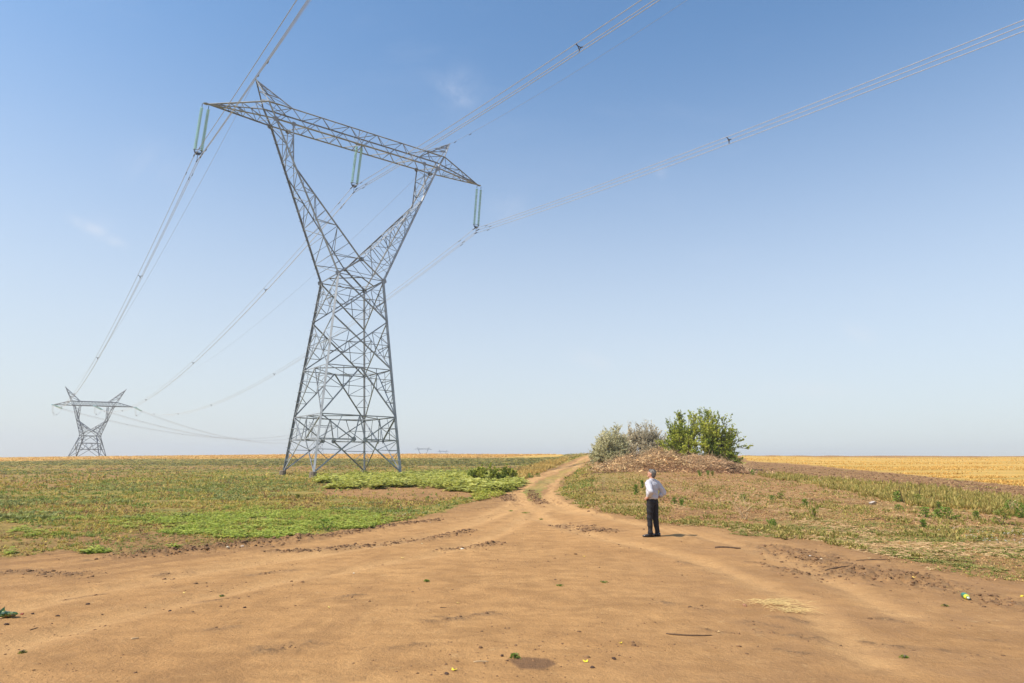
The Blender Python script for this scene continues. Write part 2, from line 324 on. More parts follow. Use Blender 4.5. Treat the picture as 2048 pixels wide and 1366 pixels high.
    gd = mix(mapr(noise(.12, 6, .6, mg.outputs[0]), .36, .64), (.64, .39, .11), (.44, .30, .085)); gd = mix(mth('MULTIPLY', mapr(noise(1.2, 8, .7), .5, .75), .5), gd, (.34, .22, .08))
    c = mix(gold, c, gd)
    c = mix(mth('MULTIPLY', dark, mapr(n_f, .32, .60, .25, 1)), c, mix(mapr(noise(4, 6, .7), .4, .65), (.125, .075, .042), (.26, .165, .09)))
    c = mix(mth('MULTIPLY', wet, .8), c, (.15, .085, .05))
    c = mix(mapr(n_ff, .35, .7, 0, .5), c, mix(1.0, c, (.80, .76, .72), 'MULTIPLY'))
    L(c, b.inputs['Base Color'])
    hgt = mth('ADD', mth('ADD', mth('MULTIPLY', n_s, .05), mth('MULTIPLY', n_f, mapr(track, 0, 1, .06, .032))), mth('MULTIPLY', n_ff, mapr(track, 0, 1, .014, .010)))
    bp = N('ShaderNodeBump'); bp.inputs['Strength'].default_value = .9; bp.inputs['Distance'].default_value = 1.0; L(hgt, bp.inputs['Height']); L(bp.outputs[0], b.inputs['Normal'])
    return m
SOIL_A, SOIL_B, SOIL_C, SOIL_D, SOIL_E = (.50, .285, .118), (.42, .230, .093), (.27, .148, .063), (.33, .18, .073), (.56, .335, .148)
# ------------------------------------------------------------------ ground sheet
def build_ground():
    azf = np.radians(np.arange(-44, 44.01, .115)); azc1 = np.radians(np.arange(-180, -44, 3.4)); azc2 = np.radians(np.arange(46, 180, 3.35))
    az = np.concatenate([azc1, azf, azc2]); nA = len(az)
    q = np.linspace(1/5.0, 1/260.0, 430); rr = 1/q
    r = np.concatenate([[.02, .6, 1.5, 2.5, 3.5, 4.3], rr, [275, 300, 340, 400, 500, 650, 900, 1300, 2000, 3500, 7000]]); nR = len(r)
    A, R = np.meshgrid(az, r); x = (R*np.sin(A)).ravel(); y = (R*np.cos(A)).ravel()
    m = masks(x, y); mi, dk = micro(x, y, m); z = ground(x, y)+mi*(np.hypot(x, y) < 700)
    tr = np.maximum(m['track'], m['bare1']*.8); r_ = np.hypot(x, y)
    left = np.arctan2(x, y) < .115
    cov = np.where(left, .56, .27)+(fbm(x*.11, y*.11, 301, 4)-.5)*.7
    brown = np.clip((np.arctan2(x, y)-.08)/.35, 0, 1)*np.clip(1.6-r_/26, 0, 1)+np.clip((-.42-np.arctan2(x, y))/.25, 0, 1)*.5; brown = np.clip(brown*(.4+fbm(x*.3, y*.3, 333, 4)*1.2), 0, 1)  # browner towards the sides; at right partly lens vignetting painted into the soil
    cov = np.maximum(cov, m['weeds']*.85); cov = np.maximum(cov, m['olive']*.70); cov = np.maximum(cov, m['farfield']*.68); cov = np.maximum(cov, m['ygrass']*.66); cov = np.maximum(cov, m['lowgrass']*.5); cov = np.maximum(cov, m['road_r']*.55); cov = np.maximum(cov, m['crown']*.42*(fbm(x*1.5, y*1.5, 5, 2) > .45))
    cov = np.clip(cov, 0, 1)*(1-np.where(m['crown'] > 0, 0, tr))*(1-m['plough']*.9)
    cov = cov*(1-m['bare1']*.8)
    gold = np.clip(m['gold']+m['goldL']+m['dryL']*.7+m['ygrass']*.35*(fbm(x*.5, y*.5, 71, 3)), 0, 1)
    dark = np.clip(dk+m['plough']*.45, 0, 1)
    wh = np.zeros_like(x)
    for W in WHEEL: wh = np.maximum(wh, np.exp(-(dpl(x, y, W)/(.33+.30*np.clip((r_-18)/12, 0, 1)))**2))
    one = np.ones_like(x)
    fr = np.clip((r_-22)/8, 0, 1); trm = tr*(1-fr*.9*(1-np.clip(wh*1.6, 0, 1)))
    zone1 = np.stack([cov, gold, dark, brown], 1); zone2 = np.stack([trm, np.clip(wh*tr*(1+fr*1.4), 0, 1), m['wet'], np.clip((sweep(x, y)-.5)*2.8*(.3+1.2*fbm(x*.35, y*.35, 616, 3))+.5, 0, 1)], 1)
    i, j = np.meshgrid(np.arange(nR-1), np.arange(nA), indexing='ij'); j2 = (j+1) % nA
    F = np.stack([(i*nA+j), (i*nA+j2), ((i+1)*nA+j2), ((i+1)*nA+j)], -1).reshape(-1, 4)[:, ::-1]
    V = np.stack([x, y, z], 1)
    np_obj('ground', V, F, ground_mat(), attr={'zone': zone1, 'zone2': zone2}, smooth=True, kind='structure', label='bare sandy track and weedy field of brown soil')
build_ground()
# ------------------------------------------------------------------ scattered cover
def merge(template_V, template_F, pos, rot, scl, tint, lean=None):
    n = len(pos); tv = len(template_V); c, s = np.cos(rot), np.sin(rot)
    X = template_V[None, :, 0]*c[:, None]-template_V[None, :, 1]*s[:, None]; Y = template_V[None, :, 0]*s[:, None]+template_V[None, :, 1]*c[:, None]
    Zz = np.repeat(template_V[None, :, 2], n, 0)
    sc = scl[:, None] if scl.ndim == 1 else None
    if sc is not None: V = np.stack([X*sc+pos[:, 0:1], Y*sc+pos[:, 1:2], Zz*sc+pos[:, 2:3]], -1)
    else: V = np.stack([X*scl[:, 0:1]+pos[:, 0:1], Y*scl[:, 0:1]+pos[:, 1:2], Zz*scl[:, 1:2]+pos[:, 2:3]], -1)
    F = (template_F[None]+np.arange(n)[:, None, None]*tv).reshape(-1, template_F.shape[1])
    T = np.repeat(np.concatenate([tint, np.ones((n, 1))], 1)[:, None], tv, 1).reshape(-1, 4)
    return V.reshape(-1, 3), F, T
def flat_tuft(nl=9, seed=0, size=.42, h=.8, spread=.6):
    g = np.random.default_rng(seed); V = []; F = []
    for k in range(nl):
        a = g.uniform(0, 6.28); r = g.uniform(.05, 1)*spread; cz = g.uniform(.1, 1)*h*(1.1-r); s = size*g.uniform(.55, 1.1)
        d = np.array([math.cos(a), math.sin(a), g.uniform(-.25, .45)]); p = np.array([-math.sin(a), math.cos(a), g.uniform(-.3, .3)]); c = np.array([r*math.cos(a), r*math.sin(a), cz]); i = len(V)
        V += [c-d*s*.5, c+p*s*.4, c+d*s*.55, c-p*s*.4]; F += [(i, i+1, i+2), (i, i+2, i+3)]
    return np.array(V, float), np.array(F)
def grass_tuft(nb=7, spread=.5, h=1.0, w=.07, seed=0):
    g = np.random.default_rng(seed); V = []; F = []
    for k in range(nb):
        a = g.uniform(0, 6.28); l = g.uniform(.25, 1)*spread; b = g.uniform(0, 6.28); rb = g.uniform(0, .25)*spread; hh = h*g.uniform(.5, 1)
        bx, by = rb*math.cos(b), rb*math.sin(b); tx, ty = bx+l*math.cos(a), by+l*math.sin(a); px, py = -math.sin(a)*w, math.cos(a)*w; i = len(V)
        mx, my = (bx*.55+tx*.45), (by*.55+ty*.45)
        V += [(bx-px, by-py, -.08), (bx+px, by+py, -.08), (mx+px*.8, my+py*.8, hh*.65), (mx-px*.8, my-py*.8, hh*.65), (tx, ty, hh)]
        F += [(i, i+1, i+2), (i, i+2, i+3), (i+3, i+2, i+4)]
    return np.array(V), np.array(F)
def leaf_tuft(nl=9, seed=0, size=.3, h=.8, spread=.5):
    g = np.random.default_rng(seed); V = []; F = []
    for k in range(nl):
        a = g.uniform(0, 6.28); r = g.uniform(.05, 1)*spread; cz = g.uniform(.15, 1)*h; cx, cy = r*math.cos(a), r*math.sin(a); s = size*g.uniform(.6, 1.1)
        d = np.array([math.cos(a+g.normal()*.6), math.sin(a+g.normal()*.6), g.uniform(-.3, .4)]); d /= np.linalg.norm(d); p = np.cross(d, [0, 0, 1]); p /= np.linalg.norm(p)
        c = np.array([cx, cy, cz]); i = len(V)
        V += [c-d*s*.5, c+p*s*.36+[0, 0, .04*s], c+d*s*.6, c-p*s*.36+[0, 0, .04*s]]; F += [(i, i+1, i+2), (i, i+2, i+3)]
    for k in range(3):
        a = g.uniform(0, 6.28); i = len(V); t = np.array([math.cos(a)*spread*.4, math.sin(a)*spread*.4, h*.8]); V += [(-.02, 0, -.05), (.02, 0, -.05), tuple(t)]; F += [(i, i+1, i+2)]
    return np.array(V, float), np.array(F)
def sample(n, az0, az1, r0, r1, power=1.0):
    """random ground points, denser towards the near end"""
    az = rng.uniform(az0, az1, n); u = rng.uniform(0, 1, n); q0, q1 = r0**-power, r1**-power; r = (q0+(q1-q0)*u)**(-1/power)
    return r*np.sin(az), r*np.cos(az)
def tints(n, a, b, j=.12):
    t = rng.uniform(0, 1, (n, 1)); c = np.array(a)*(1-t)+np.array(b)*t; return np.clip(c*(1+rng.normal(0, j, (n, 1))), .01, .9)
def scatter(name, x, y, tmpl, scl, ta, tb, mat, label, cat=None, **kw):
    n = len(x); z = surf(x, y); pos = np.stack([x, y, z], 1); V, F, T = [], [], []; base = 0
    idx = rng.integers(0, len(tmpl), n)
    for k, (tv, tf) in enumerate(tmpl):
        s = idx == k
        if not s.any(): continue
        v, f, t = merge(tv, tf, pos[s], rng.uniform(0, 6.28, s.sum()), scl[s], tints(s.sum(), ta, tb)); V.append(v); F.append(f+base); T.append(t); base += len(v)
    o = np_obj(name, np.concatenate(V), np.concatenate(F), mat, attr={'tint': np.concatenate(T)}, kind='stuff', **kw); tag(o, label=label, cat=cat); return o
GT = [grass_tuft(7, .6, 1, .07, i) for i in range(5)]; GTL = [grass_tuft(6, 1.1, .45, .09, 20+i) for i in range(5)]; LT = [leaf_tuft(9, i) for i in range(5)]
LF = [flat_tuft(10, 70+i) for i in range(6)]; RAD = math.radians
def keep(x, y, f): k = f(x, y); return x[k], y[k]
def clump(x, y, s, f, lo): return fbm(x*f, y*f, s, 4, .55) > lo
# low weeds all over the left field
x, y = sample(36000, RAD(-42), RAD(7), 9, 150, 1.2); m = masks(x, y)
k = (m['track'] < .34) & (m['bare1'] < .3) & (m['weeds'] < .6) & ((fbm(x*.35, y*.35, 301, 4)+.35*fbm(x*1.6, y*1.6, 8, 3) > .655) | (fbm(x*1.9, y*1.9, 88, 2) > .64))
k &= (x < 4) | (y > 20)
x, y = x[k], y[k]; r = np.hypot(x, y); s = rng.uniform(.05, .13, len(x))*np.clip(r/22, .8, 2.2)
scatter('field_weeds', x, y, GTL+LT[:2], np.stack([s*1.25, s*.6], 1), (.17, .21, .05), (.30, .25, .07), M['grass'], 'sparse low olive weeds over the brown field left of the track')
def mini_t(seed):
    g = np.random.default_rng(seed); V = []; F = []
    for k in range(4):
        a = g.uniform(0, 6.28); b = g.uniform(0, 6.28); rb = g.uniform(0, .5); bx, by = rb*math.cos(b), rb*math.sin(b); w = g.uniform(.10, .22); px, py = -math.sin(a)*w, math.cos(a)*w; l = g.uniform(.2, .8); i = len(V)
        V += [(bx-px, by-py, -.05), (bx+px, by+py, -.05), (bx+l*math.cos(a), by+l*math.sin(a), g.uniform(.25, 1))]; F.append((i, i+1, i+2))
    for k in range(2):
        a = g.uniform(0, 6.28); c = np.array([g.uniform(-.5, .5), g.uniform(-.5, .5), g.uniform(.05, .5)]); d = np.array([math.cos(a), math.sin(a), g.uniform(-.3, .5)])*.28; p = np.array([-math.sin(a), math.cos(a), g.uniform(-.3, .3)])*.16; i = len(V)
        V += [tuple(c-d), tuple(c+p), tuple(c+d)]; F.append((i, i+1, i+2))
    return np.array(V, float), np.array(F)
MT = [mini_t(900+i) for i in range(8)]
def scatter_pal(name, x, y, tmpl, scl, pal, wts, mat, label, pz=0.0):
    n = len(x); z = surf(x, y); pos = np.stack([x, y, z], 1); pal = np.array(pal)
    # neighbouring plants tend to be of one kind
    u = np.clip((fbm(x*.45, y*.45, 950, 3)-.5)*1.5+.5+rng.normal(0, .28, n), 0, .999); cw = np.cumsum(wts)/np.sum(wts); ki = np.searchsorted(cw, u); ki = np.clip(ki, 0, len(pal)-1)
    tint = np.clip(pal[ki]*(1+rng.normal(0, .15, (n, 1))), .01, .9)*.85+np.array((.30, .27, .08))*.15; idx = rng.integers(0, len(tmpl), n); V, F, T = [], [], []; base = 0
    for k, (tv, tf) in enumerate(tmpl):
        q = idx == k; v, f, t = merge(tv, tf, pos[q], rng.uniform(0, 6.28, q.sum()), scl[q], tint[q]); V.append(v); F.append(f+base); T.append(t); base += len(v)
    tag(np_obj(name, np.concatenate(V), np.concatenate(F), mat, attr={'tint': np.concatenate(T)}, kind='stuff'), label=label)
x, y = sample(95000, RAD(-42), RAD(7), 11, 190, .95); m = masks(x, y); k = (m['track'] < .25) & (rng.uniform(0, 1, len(x)) > m['bare1']*.85) & (m['goldL'] < .5) & (fbm(x*.6, y*.6, 960, 3)+rng.normal(0, .10, len(x)) > .44); x, y = x[k], y[k]; r = np.hypot(x, y); q = rng.uniform(.04, .12, len(x))*np.clip(r/20, .8, 3.2)
scatter_pal('mixed_field_weeds', x, y, MT, np.stack([q*1.2, q*.75], 1), [(.17, .25, .045), (.28, .30, .06), (.48, .37, .08), (.60, .40, .13), (.40, .22, .09), (.24, .13, .06)], [.15, .24, .32, .13, .10, .06], M['grass'], 'mottled green, yellow and brown weed cover of the left field')
x, y = sample(80000, RAD(3), RAD(43), 12, 75, 1.0); m = masks(x, y); k = (m['track'] < .25) & (m['gold'] < .4) & (fbm(x*.6, y*.6, 961, 3)+rng.normal(0, .10, len(x)) > .45+.1*m['plough']); x, y = x[k], y[k]; r = np.hypot(x, y); q = rng.uniform(.025, .075, len(x))*np.clip(r/20, .8, 2.0)
scatter_pal('mixed_mound_litter', x, y, MT, np.stack([q*1.3, q*.6], 1), [(.20, .26, .05), (.44, .36, .08), (.68, .45, .19), (.62, .34, .16), (.44, .23, .11), (.24, .13, .07)], [.07, .13, .25, .25, .20, .10], M['grass'], 'mottled straw, dead stems and yellow green growth over the right mound')
# taller grey-green grass drift beyond the weed patch
x, y = sample(46000, RAD(-42), RAD(2), 26, 95, .8); m = masks(x, y); k = (m['olive']*.22+fbm(x*.3, y*.3, 12, 4)+.4*fbm(x*1.3, y*1.3, 13, 3) > .84); k &= (m['track'] < .3) & (m['bare1'] < .3) & (rng.uniform(0, 1, len(x)) < .55); x, y = x[k][:9000], y[k][:9000]
scatter('grey_green_grass', x, y, GT, np.stack([rng.uniform(.2, .45, len(x)), rng.uniform(.05, .17, len(x))], 1), (.22, .26, .085), (.34, .33, .11), M['grass'], 'soft grey green grass drift in the left field')
# bright green weed patch
x, y = sample(30000, RAD(-36), RAD(-8), 14, 32, 1.0); m = masks(x, y); k = (fbm(x*1.1, y*1.1, 15, 3)+m['weeds']*.33 > .70) & (m['track'] < .3); x, y = x[k], y[k]
scatter('bright_weeds', x, y, LF, np.stack([rng.uniform(.10, .26, len(x)), rng.uniform(.03, .17, len(x))], 1), (.28, .36, .045), (.50, .52, .10), M['leaf'], 'dense bright green leafy weeds beside the sandy track')
# pale leafy band round the pylon feet
BAND = zone([(632, 976), (640, 958), (700, 952), (850, 945), (950, 942), (1038, 955), (1042, 972), (1000, 990), (940, 984), (860, 976), (760, 974)])
x, y = sample(44000, RAD(-23), RAD(3), 34, 84, .8); k = inpoly(np.arctan2(x, y)+(fbm(x, y, 5, 2)-.5)*.03, np.log(np.hypot(x, y))+(fbm(x*.7, y*.7, 6, 2)-.5)*.2, BAND) & (fbm(x*.45, y*.45, 18, 3)+.4*fbm(x*1.7, y*1.7, 19, 2) > .64); x, y = x[k], y[k]
x, y = x[:8000], y[:8000]
scatter('leafy_band', x, y, LF, np.stack([rng.uniform(.4, .85, len(x)), rng.uniform(.15, .6, len(x))*(.3+1.3*fbm(x*.45, y*.45, 88, 2))], 1), (.35, .38, .07), (.62, .59, .16), M['leaf'], 'pale yellow green leafy weeds around the feet of the near pylon')
STRIP = zone([(940, 990), (985, 984), (1035, 968), (1045, 972), (1010, 992), (955, 1003)])
x, y = sample(9000, RAD(-5), RAD(3), 26, 60, .8); k = inpoly(np.arctan2(x, y), np.log(np.hypot(x, y)), STRIP) & (fbm(x, y, 28, 2) > .42); x, y = x[k], y[k]
scatter('verge_weeds', x, y, LF, rng.uniform(.15, .32, len(x)), (.34, .38, .05), (.56, .52, .10), M['leaf'], 'light green weeds along the left edge of the rutted track')
# far dark green crop on the left
x, y = sample(16000, RAD(-42), RAD(6), 85, 210, .6); m = masks(x, y); k = (m['farfield']*.35+rng.uniform(0, 1, len(x))*.5+.3*fbm(x*.1, y*.1, 9, 3) > .55) & (m['goldL'] < .3) & (m['track'] < .3); x, y = x[k], y[k]
scatter('far_crop', x, y, GTL, np.stack([rng.uniform(.5, 1.1, len(x)), rng.uniform(.12, .3, len(x))], 1), (.15, .175, .06), (.27, .23, .09), M['grass'], 'distant strip of dull green crop below the golden field')
# golden stubble
x, y = sample(26000, RAD(17), RAD(42), 50, 190, .8); m = masks(x, y); k = (m['gold'] > .5) & (fbm(x*.06+y*.02, y*.35, 505, 4) < .52); x, y = x[k], y[k]
scatter('golden_stubble', x, y, GT, np.stack([rng.uniform(.12, .3, len(x)), rng.uniform(.08, .2, len(x))], 1), (.60, .38, .10), (.76, .49, .15), M['dry'], 'golden dry stubble field on the right up to the skyline')
x, y = sample(14000, RAD(-42), RAD(9), 170, 262, .5); m = masks(x, y); k = (m['goldL'] > .5); x, y = x[k], y[k]
scatter('far_stubble', x, y, GTL, np.stack([rng.uniform(.6, 1.2, len(x)), rng.uniform(.25, .5, len(x))], 1), (.66, .42, .14), (.82, .54, .20), M['dry'], 'orange gold stubble strip on the far skyline')
# dry grass strip left of the road
x, y = sample(9000, RAD(-1), RAD(7), 34, 120, .8); m = masks(x, y); k = m['dryL'] > .3; x, y = x[k], y[k]
scatter('dry_grass_strip', x, y, GT, np.stack([rng.uniform(.2, .45, len(x)), rng.uniform(.25, .55, len(x))], 1), (.45, .31, .09), (.62, .44, .15), M['dry'], 'straw yellow grass strip along the left of the climbing road')
# right-hand grasses
x, y = sample(34000, RAD(13), RAD(43), 18, 60, .9); m = masks(x, y); k = (m['ygrass'] > .3) & (fbm(x*.6, y*.6, 33, 3) > .36); x, y = x[k], y[k]
scatter('yellow_grass', x, y, GT, np.stack([rng.uniform(.12, .32, len(x)), rng.uniform(.12, .36, len(x))], 1), (.28, .26, .06), (.54, .40, .13), M['grass'], 'yellowing rough grass below the ploughed strip on the right')
x, y = sample(52000, RAD(9), RAD(43), 9.5, 26, 1.0); m = masks(x, y); k = (m['lowgrass'] > .3) & (m['track'] < .4) & (fbm(x*.9, y*.9, 35, 3)+.3*fbm(x*3, y*3, 36, 2) > .62); x, y = x[k], y[k]
scatter('verge_grass', x, y, GTL, np.stack([rng.uniform(.06, .18, len(x)), rng.uniform(.02, .10, len(x))], 1), (.17, .23, .045), (.46, .35, .12), M['grass'], 'short green and straw grass along the right edge of the track')
x, y = sample(30000, RAD(3), RAD(43), 17, 62, .9); m = masks(x, y); k = (m['track'] < .3) & (m['plough'] < .3) & (m['gold'] < .3) & (fbm(x*.8, y*.8, 41, 3)+.3*fbm(x*2.4, y*2.4, 42, 2)+.10*m['road_r'] > .745); x, y = x[k], y[k]
scatter('mound_grass', x, y, GT, np.stack([rng.uniform(.08, .22, len(x)), rng.uniform(.04, .15, len(x))], 1), (.24, .25, .05), (.54, .40, .14), M['grass'], 'thin scattered grass over the brown mound on the right')
# straw litter and clods
def stick_t(): return np.array([(-.5, -.02, 0), (-.5, .02, 0), (.5, .02, .04), (.5, -.02, .04), (0, 0, .05)]), np.array([(0, 1, 4), (1, 2, 4), (2, 3, 4), (3, 0, 4)])
x, y = sample(30000, RAD(3), RAD(43), 12, 62, 1.0); m = masks(x, y); k = (m['track'] < .3) & (m['gold'] < .3) & (fbm(x*.5, y*.5, 45, 3) > .47); x, y = x[k][:7000], y[k][:7000]
scatter('straw_litter', x, y, [stick_t()], np.stack([rng.uniform(.06, .28, len(x)), rng.uniform(.2, .8, len(x))], 1), (.40, .25, .12), (.62, .42, .22), M['dry'], 'dry straw and twig litter strewn over the brown mound')
def rock_t(seed, flat=.6):
    g = np.random.default_rng(seed); t = (1+5**.5)/2
    V = np.array([(-1, t, 0), (1, t, 0), (-1, -t, 0), (1, -t, 0), (0, -1, t), (0, 1, t), (0, -1, -t), (0, 1, -t), (t, 0, -1), (t, 0, 1), (-t, 0, -1), (-t, 0, 1)], float)/1.9
    V *= g.uniform(.55, 1.15, (12, 1)); V[:, 2] *= flat
    F = np.array([(0, 11, 5), (0, 5, 1), (0, 1, 7), (0, 7, 10), (0, 10, 11), (1, 5, 9), (5, 11, 4), (11, 10, 2), (10, 7, 6), (7, 1, 8), (3, 9, 4), (3, 4, 2), (3, 2, 6), (3, 6, 8), (3, 8, 9), (4, 9, 5), (2, 4, 11), (6, 2, 10), (8, 6, 7), (9, 8, 1)])
    return V, F
RT_ = [rock_t(i) for i in range(6)]
xs, ys, ss = [], [], []
for P, w, hgt in BERM:
    L_ = np.sum(np.hypot(*np.diff(P, axis=0).T)); n = int(min(1600, L_*w*(260 if hgt > .035 else 120))); i = rng.integers(0, len(P)-1, n); t = rng.uniform(0, 1, n)
    xs.append(P[i, 0]*(1-t)+P[i+1, 0]*t+rng.normal(0, w*.6, n)); ys.append(P[i, 1]*(1-t)+P[i+1, 1]*t+rng.normal(0, w*.6, n)); ss.append(np.clip(rng.lognormal(-4.0, .5, n), .008, .05))
x, y = sample(40000, RAD(-42), RAD(42), 5, 80, 1.0); m = masks(x, y); k = (m['track'] < .3) | ((rng.uniform(0, 1, len(x)) < .22) & (fbm(x*.5, y*1.2, 404, 3) > .5))
xs.append(x[k]); ys.append(y[k]); ss.append(np.clip(rng.lognormal(-4.6, .6, k.sum()), .004, .05))
x, y = sample(16000, RAD(15), RAD(43), 28, 120, .8); m = masks(x, y); k = m['plough'] > .3; xs.append(x[k]); ys.append(y[k]); ss.append(np.clip(rng.lognormal(-3.5, .5, k.sum()), .01, .09))
x, y, s = np.concatenate(xs), np.concatenate(ys), np.concatenate(ss)
scatter('soil_clods', x, y, RT_, s*np.clip(np.hypot(x, y)/14, .8, 1.6), (.15, .085, .045), (.28, .155, .075), M['dry'], 'crumbled brown clods along the tyre ruts and furrows')
# little white flowers
x, y = sample(16000, RAD(24), RAD(40), 11, 24, 1.0); m = masks(x, y)
FL = zone([(1850, 1062), (1930, 1056), (2060, 1056), (2060, 1094), (1990, 1092), (1900, 1072)]); k = inpoly(np.arctan2(x, y), np.log(np.hypot(x, y)), FL) & (fbm(x*1.3, y*1.3, 61, 2) > .52); x, y = x[k][:60], y[k][:60]
fv = np.array([(0, 0, 2.6)]+[(math.cos(a)*.9, math.sin(a)*.9, 2.9) for a in np.linspace(0, 2*math.pi, 7)[:-1]]+[(-.05, 0, 0), (.05, 0, 0)]); ff = np.array([(0, i+1, (i+1) % 6+1) for i in range(6)]+[(7, 8, 0)])
scatter('white_flowers', x, y, [(fv, ff)], rng.uniform(.018, .03, len(x)), (.75, .75, .70), (.85, .85, .8), M['leaf'], 'tiny white flowers dotted through the grass at the right edge')
x, y = sample(4000, RAD(-12), RAD(-1), 18, 40, 1.0)
FL = zone([(700, 1022), (880, 1012), (900, 1022), (820, 1034), (700, 1040)]); k = inpoly(np.arctan2(x, y), np.log(np.hypot(x, y)), FL) & (fbm(x*1.3, y*1.3, 62, 2) > .5); x, y = x[k][:40], y[k][:40]
scatter('pale_flowers', x, y, [(fv, ff)], rng.uniform(.018, .03, len(x)), (.75, .75, .70), (.85, .85, .8), M['leaf'], 'tiny pale flowers in the sparse weeds left of the track fork')
# ------------------------------------------------------------------ lattice pylons
def lbar(p, q, out, w, mat, name, parent, cnt, stuff, t=None):
    p = Vector(p); q = Vector(q); d = (q-p)
    if d.length < 1e-4: return
    d.normalize(); out = Vector(out); a = out-d*out.dot(d)
    if a.length < 1e-3: a = d.orthogonal()
    a.normalize(); b = d.cross(a); t = t or max(w*.14, .008)
    prof = [(0, 0), (w, 0), (w, t), (t, t), (t, w), (0, w)]
    V = [e-a*(u)+b*(v-w*.4) for e in (p, q) for u, v in prof]
    F = [(i, (i+1) % 6, (i+1) % 6+6, i+6) for i in range(6)]+[(5, 4, 3, 0), (3, 2, 1, 0), (6, 9, 10, 11), (6, 7, 8, 9)]
    cnt[name] = cnt.get(name, 0)+1
    if cnt[name] > 295: stuff.append((V, F)); return
    return mesh_obj(name, V, F, mat, parent)
def flush(name, stuff, mat, parent):
    V, F = [], []
    for v, f in stuff: k = len(V); V += v; F += [tuple(i+k for i in g) for g in f]
    if V: mesh_obj(name, V, F, mat, parent, kind='stuff')
def plate(c, n, r, mat, parent, name='gusset_plate'):
    c = Vector(c); n = Vector(n).normalized(); a = n.orthogonal().normalized(); b = n.cross(a); t = .012
    V = [c+n*s+a*math.cos(k*math.pi/3)*r+b*math.sin(k*math.pi/3)*r for s in (-t, t) for k in range(6)]
    return mesh_obj(name, V, [(5, 4, 3, 2, 1, 0), (6, 7, 8, 9, 10, 11)]+[(k, (k+1) % 6, (k+1) % 6+6, k+6) for k in range(6)], mat, parent)
def lerp(a, b, t): return Vector(a)*(1-t)+Vector(b)*t
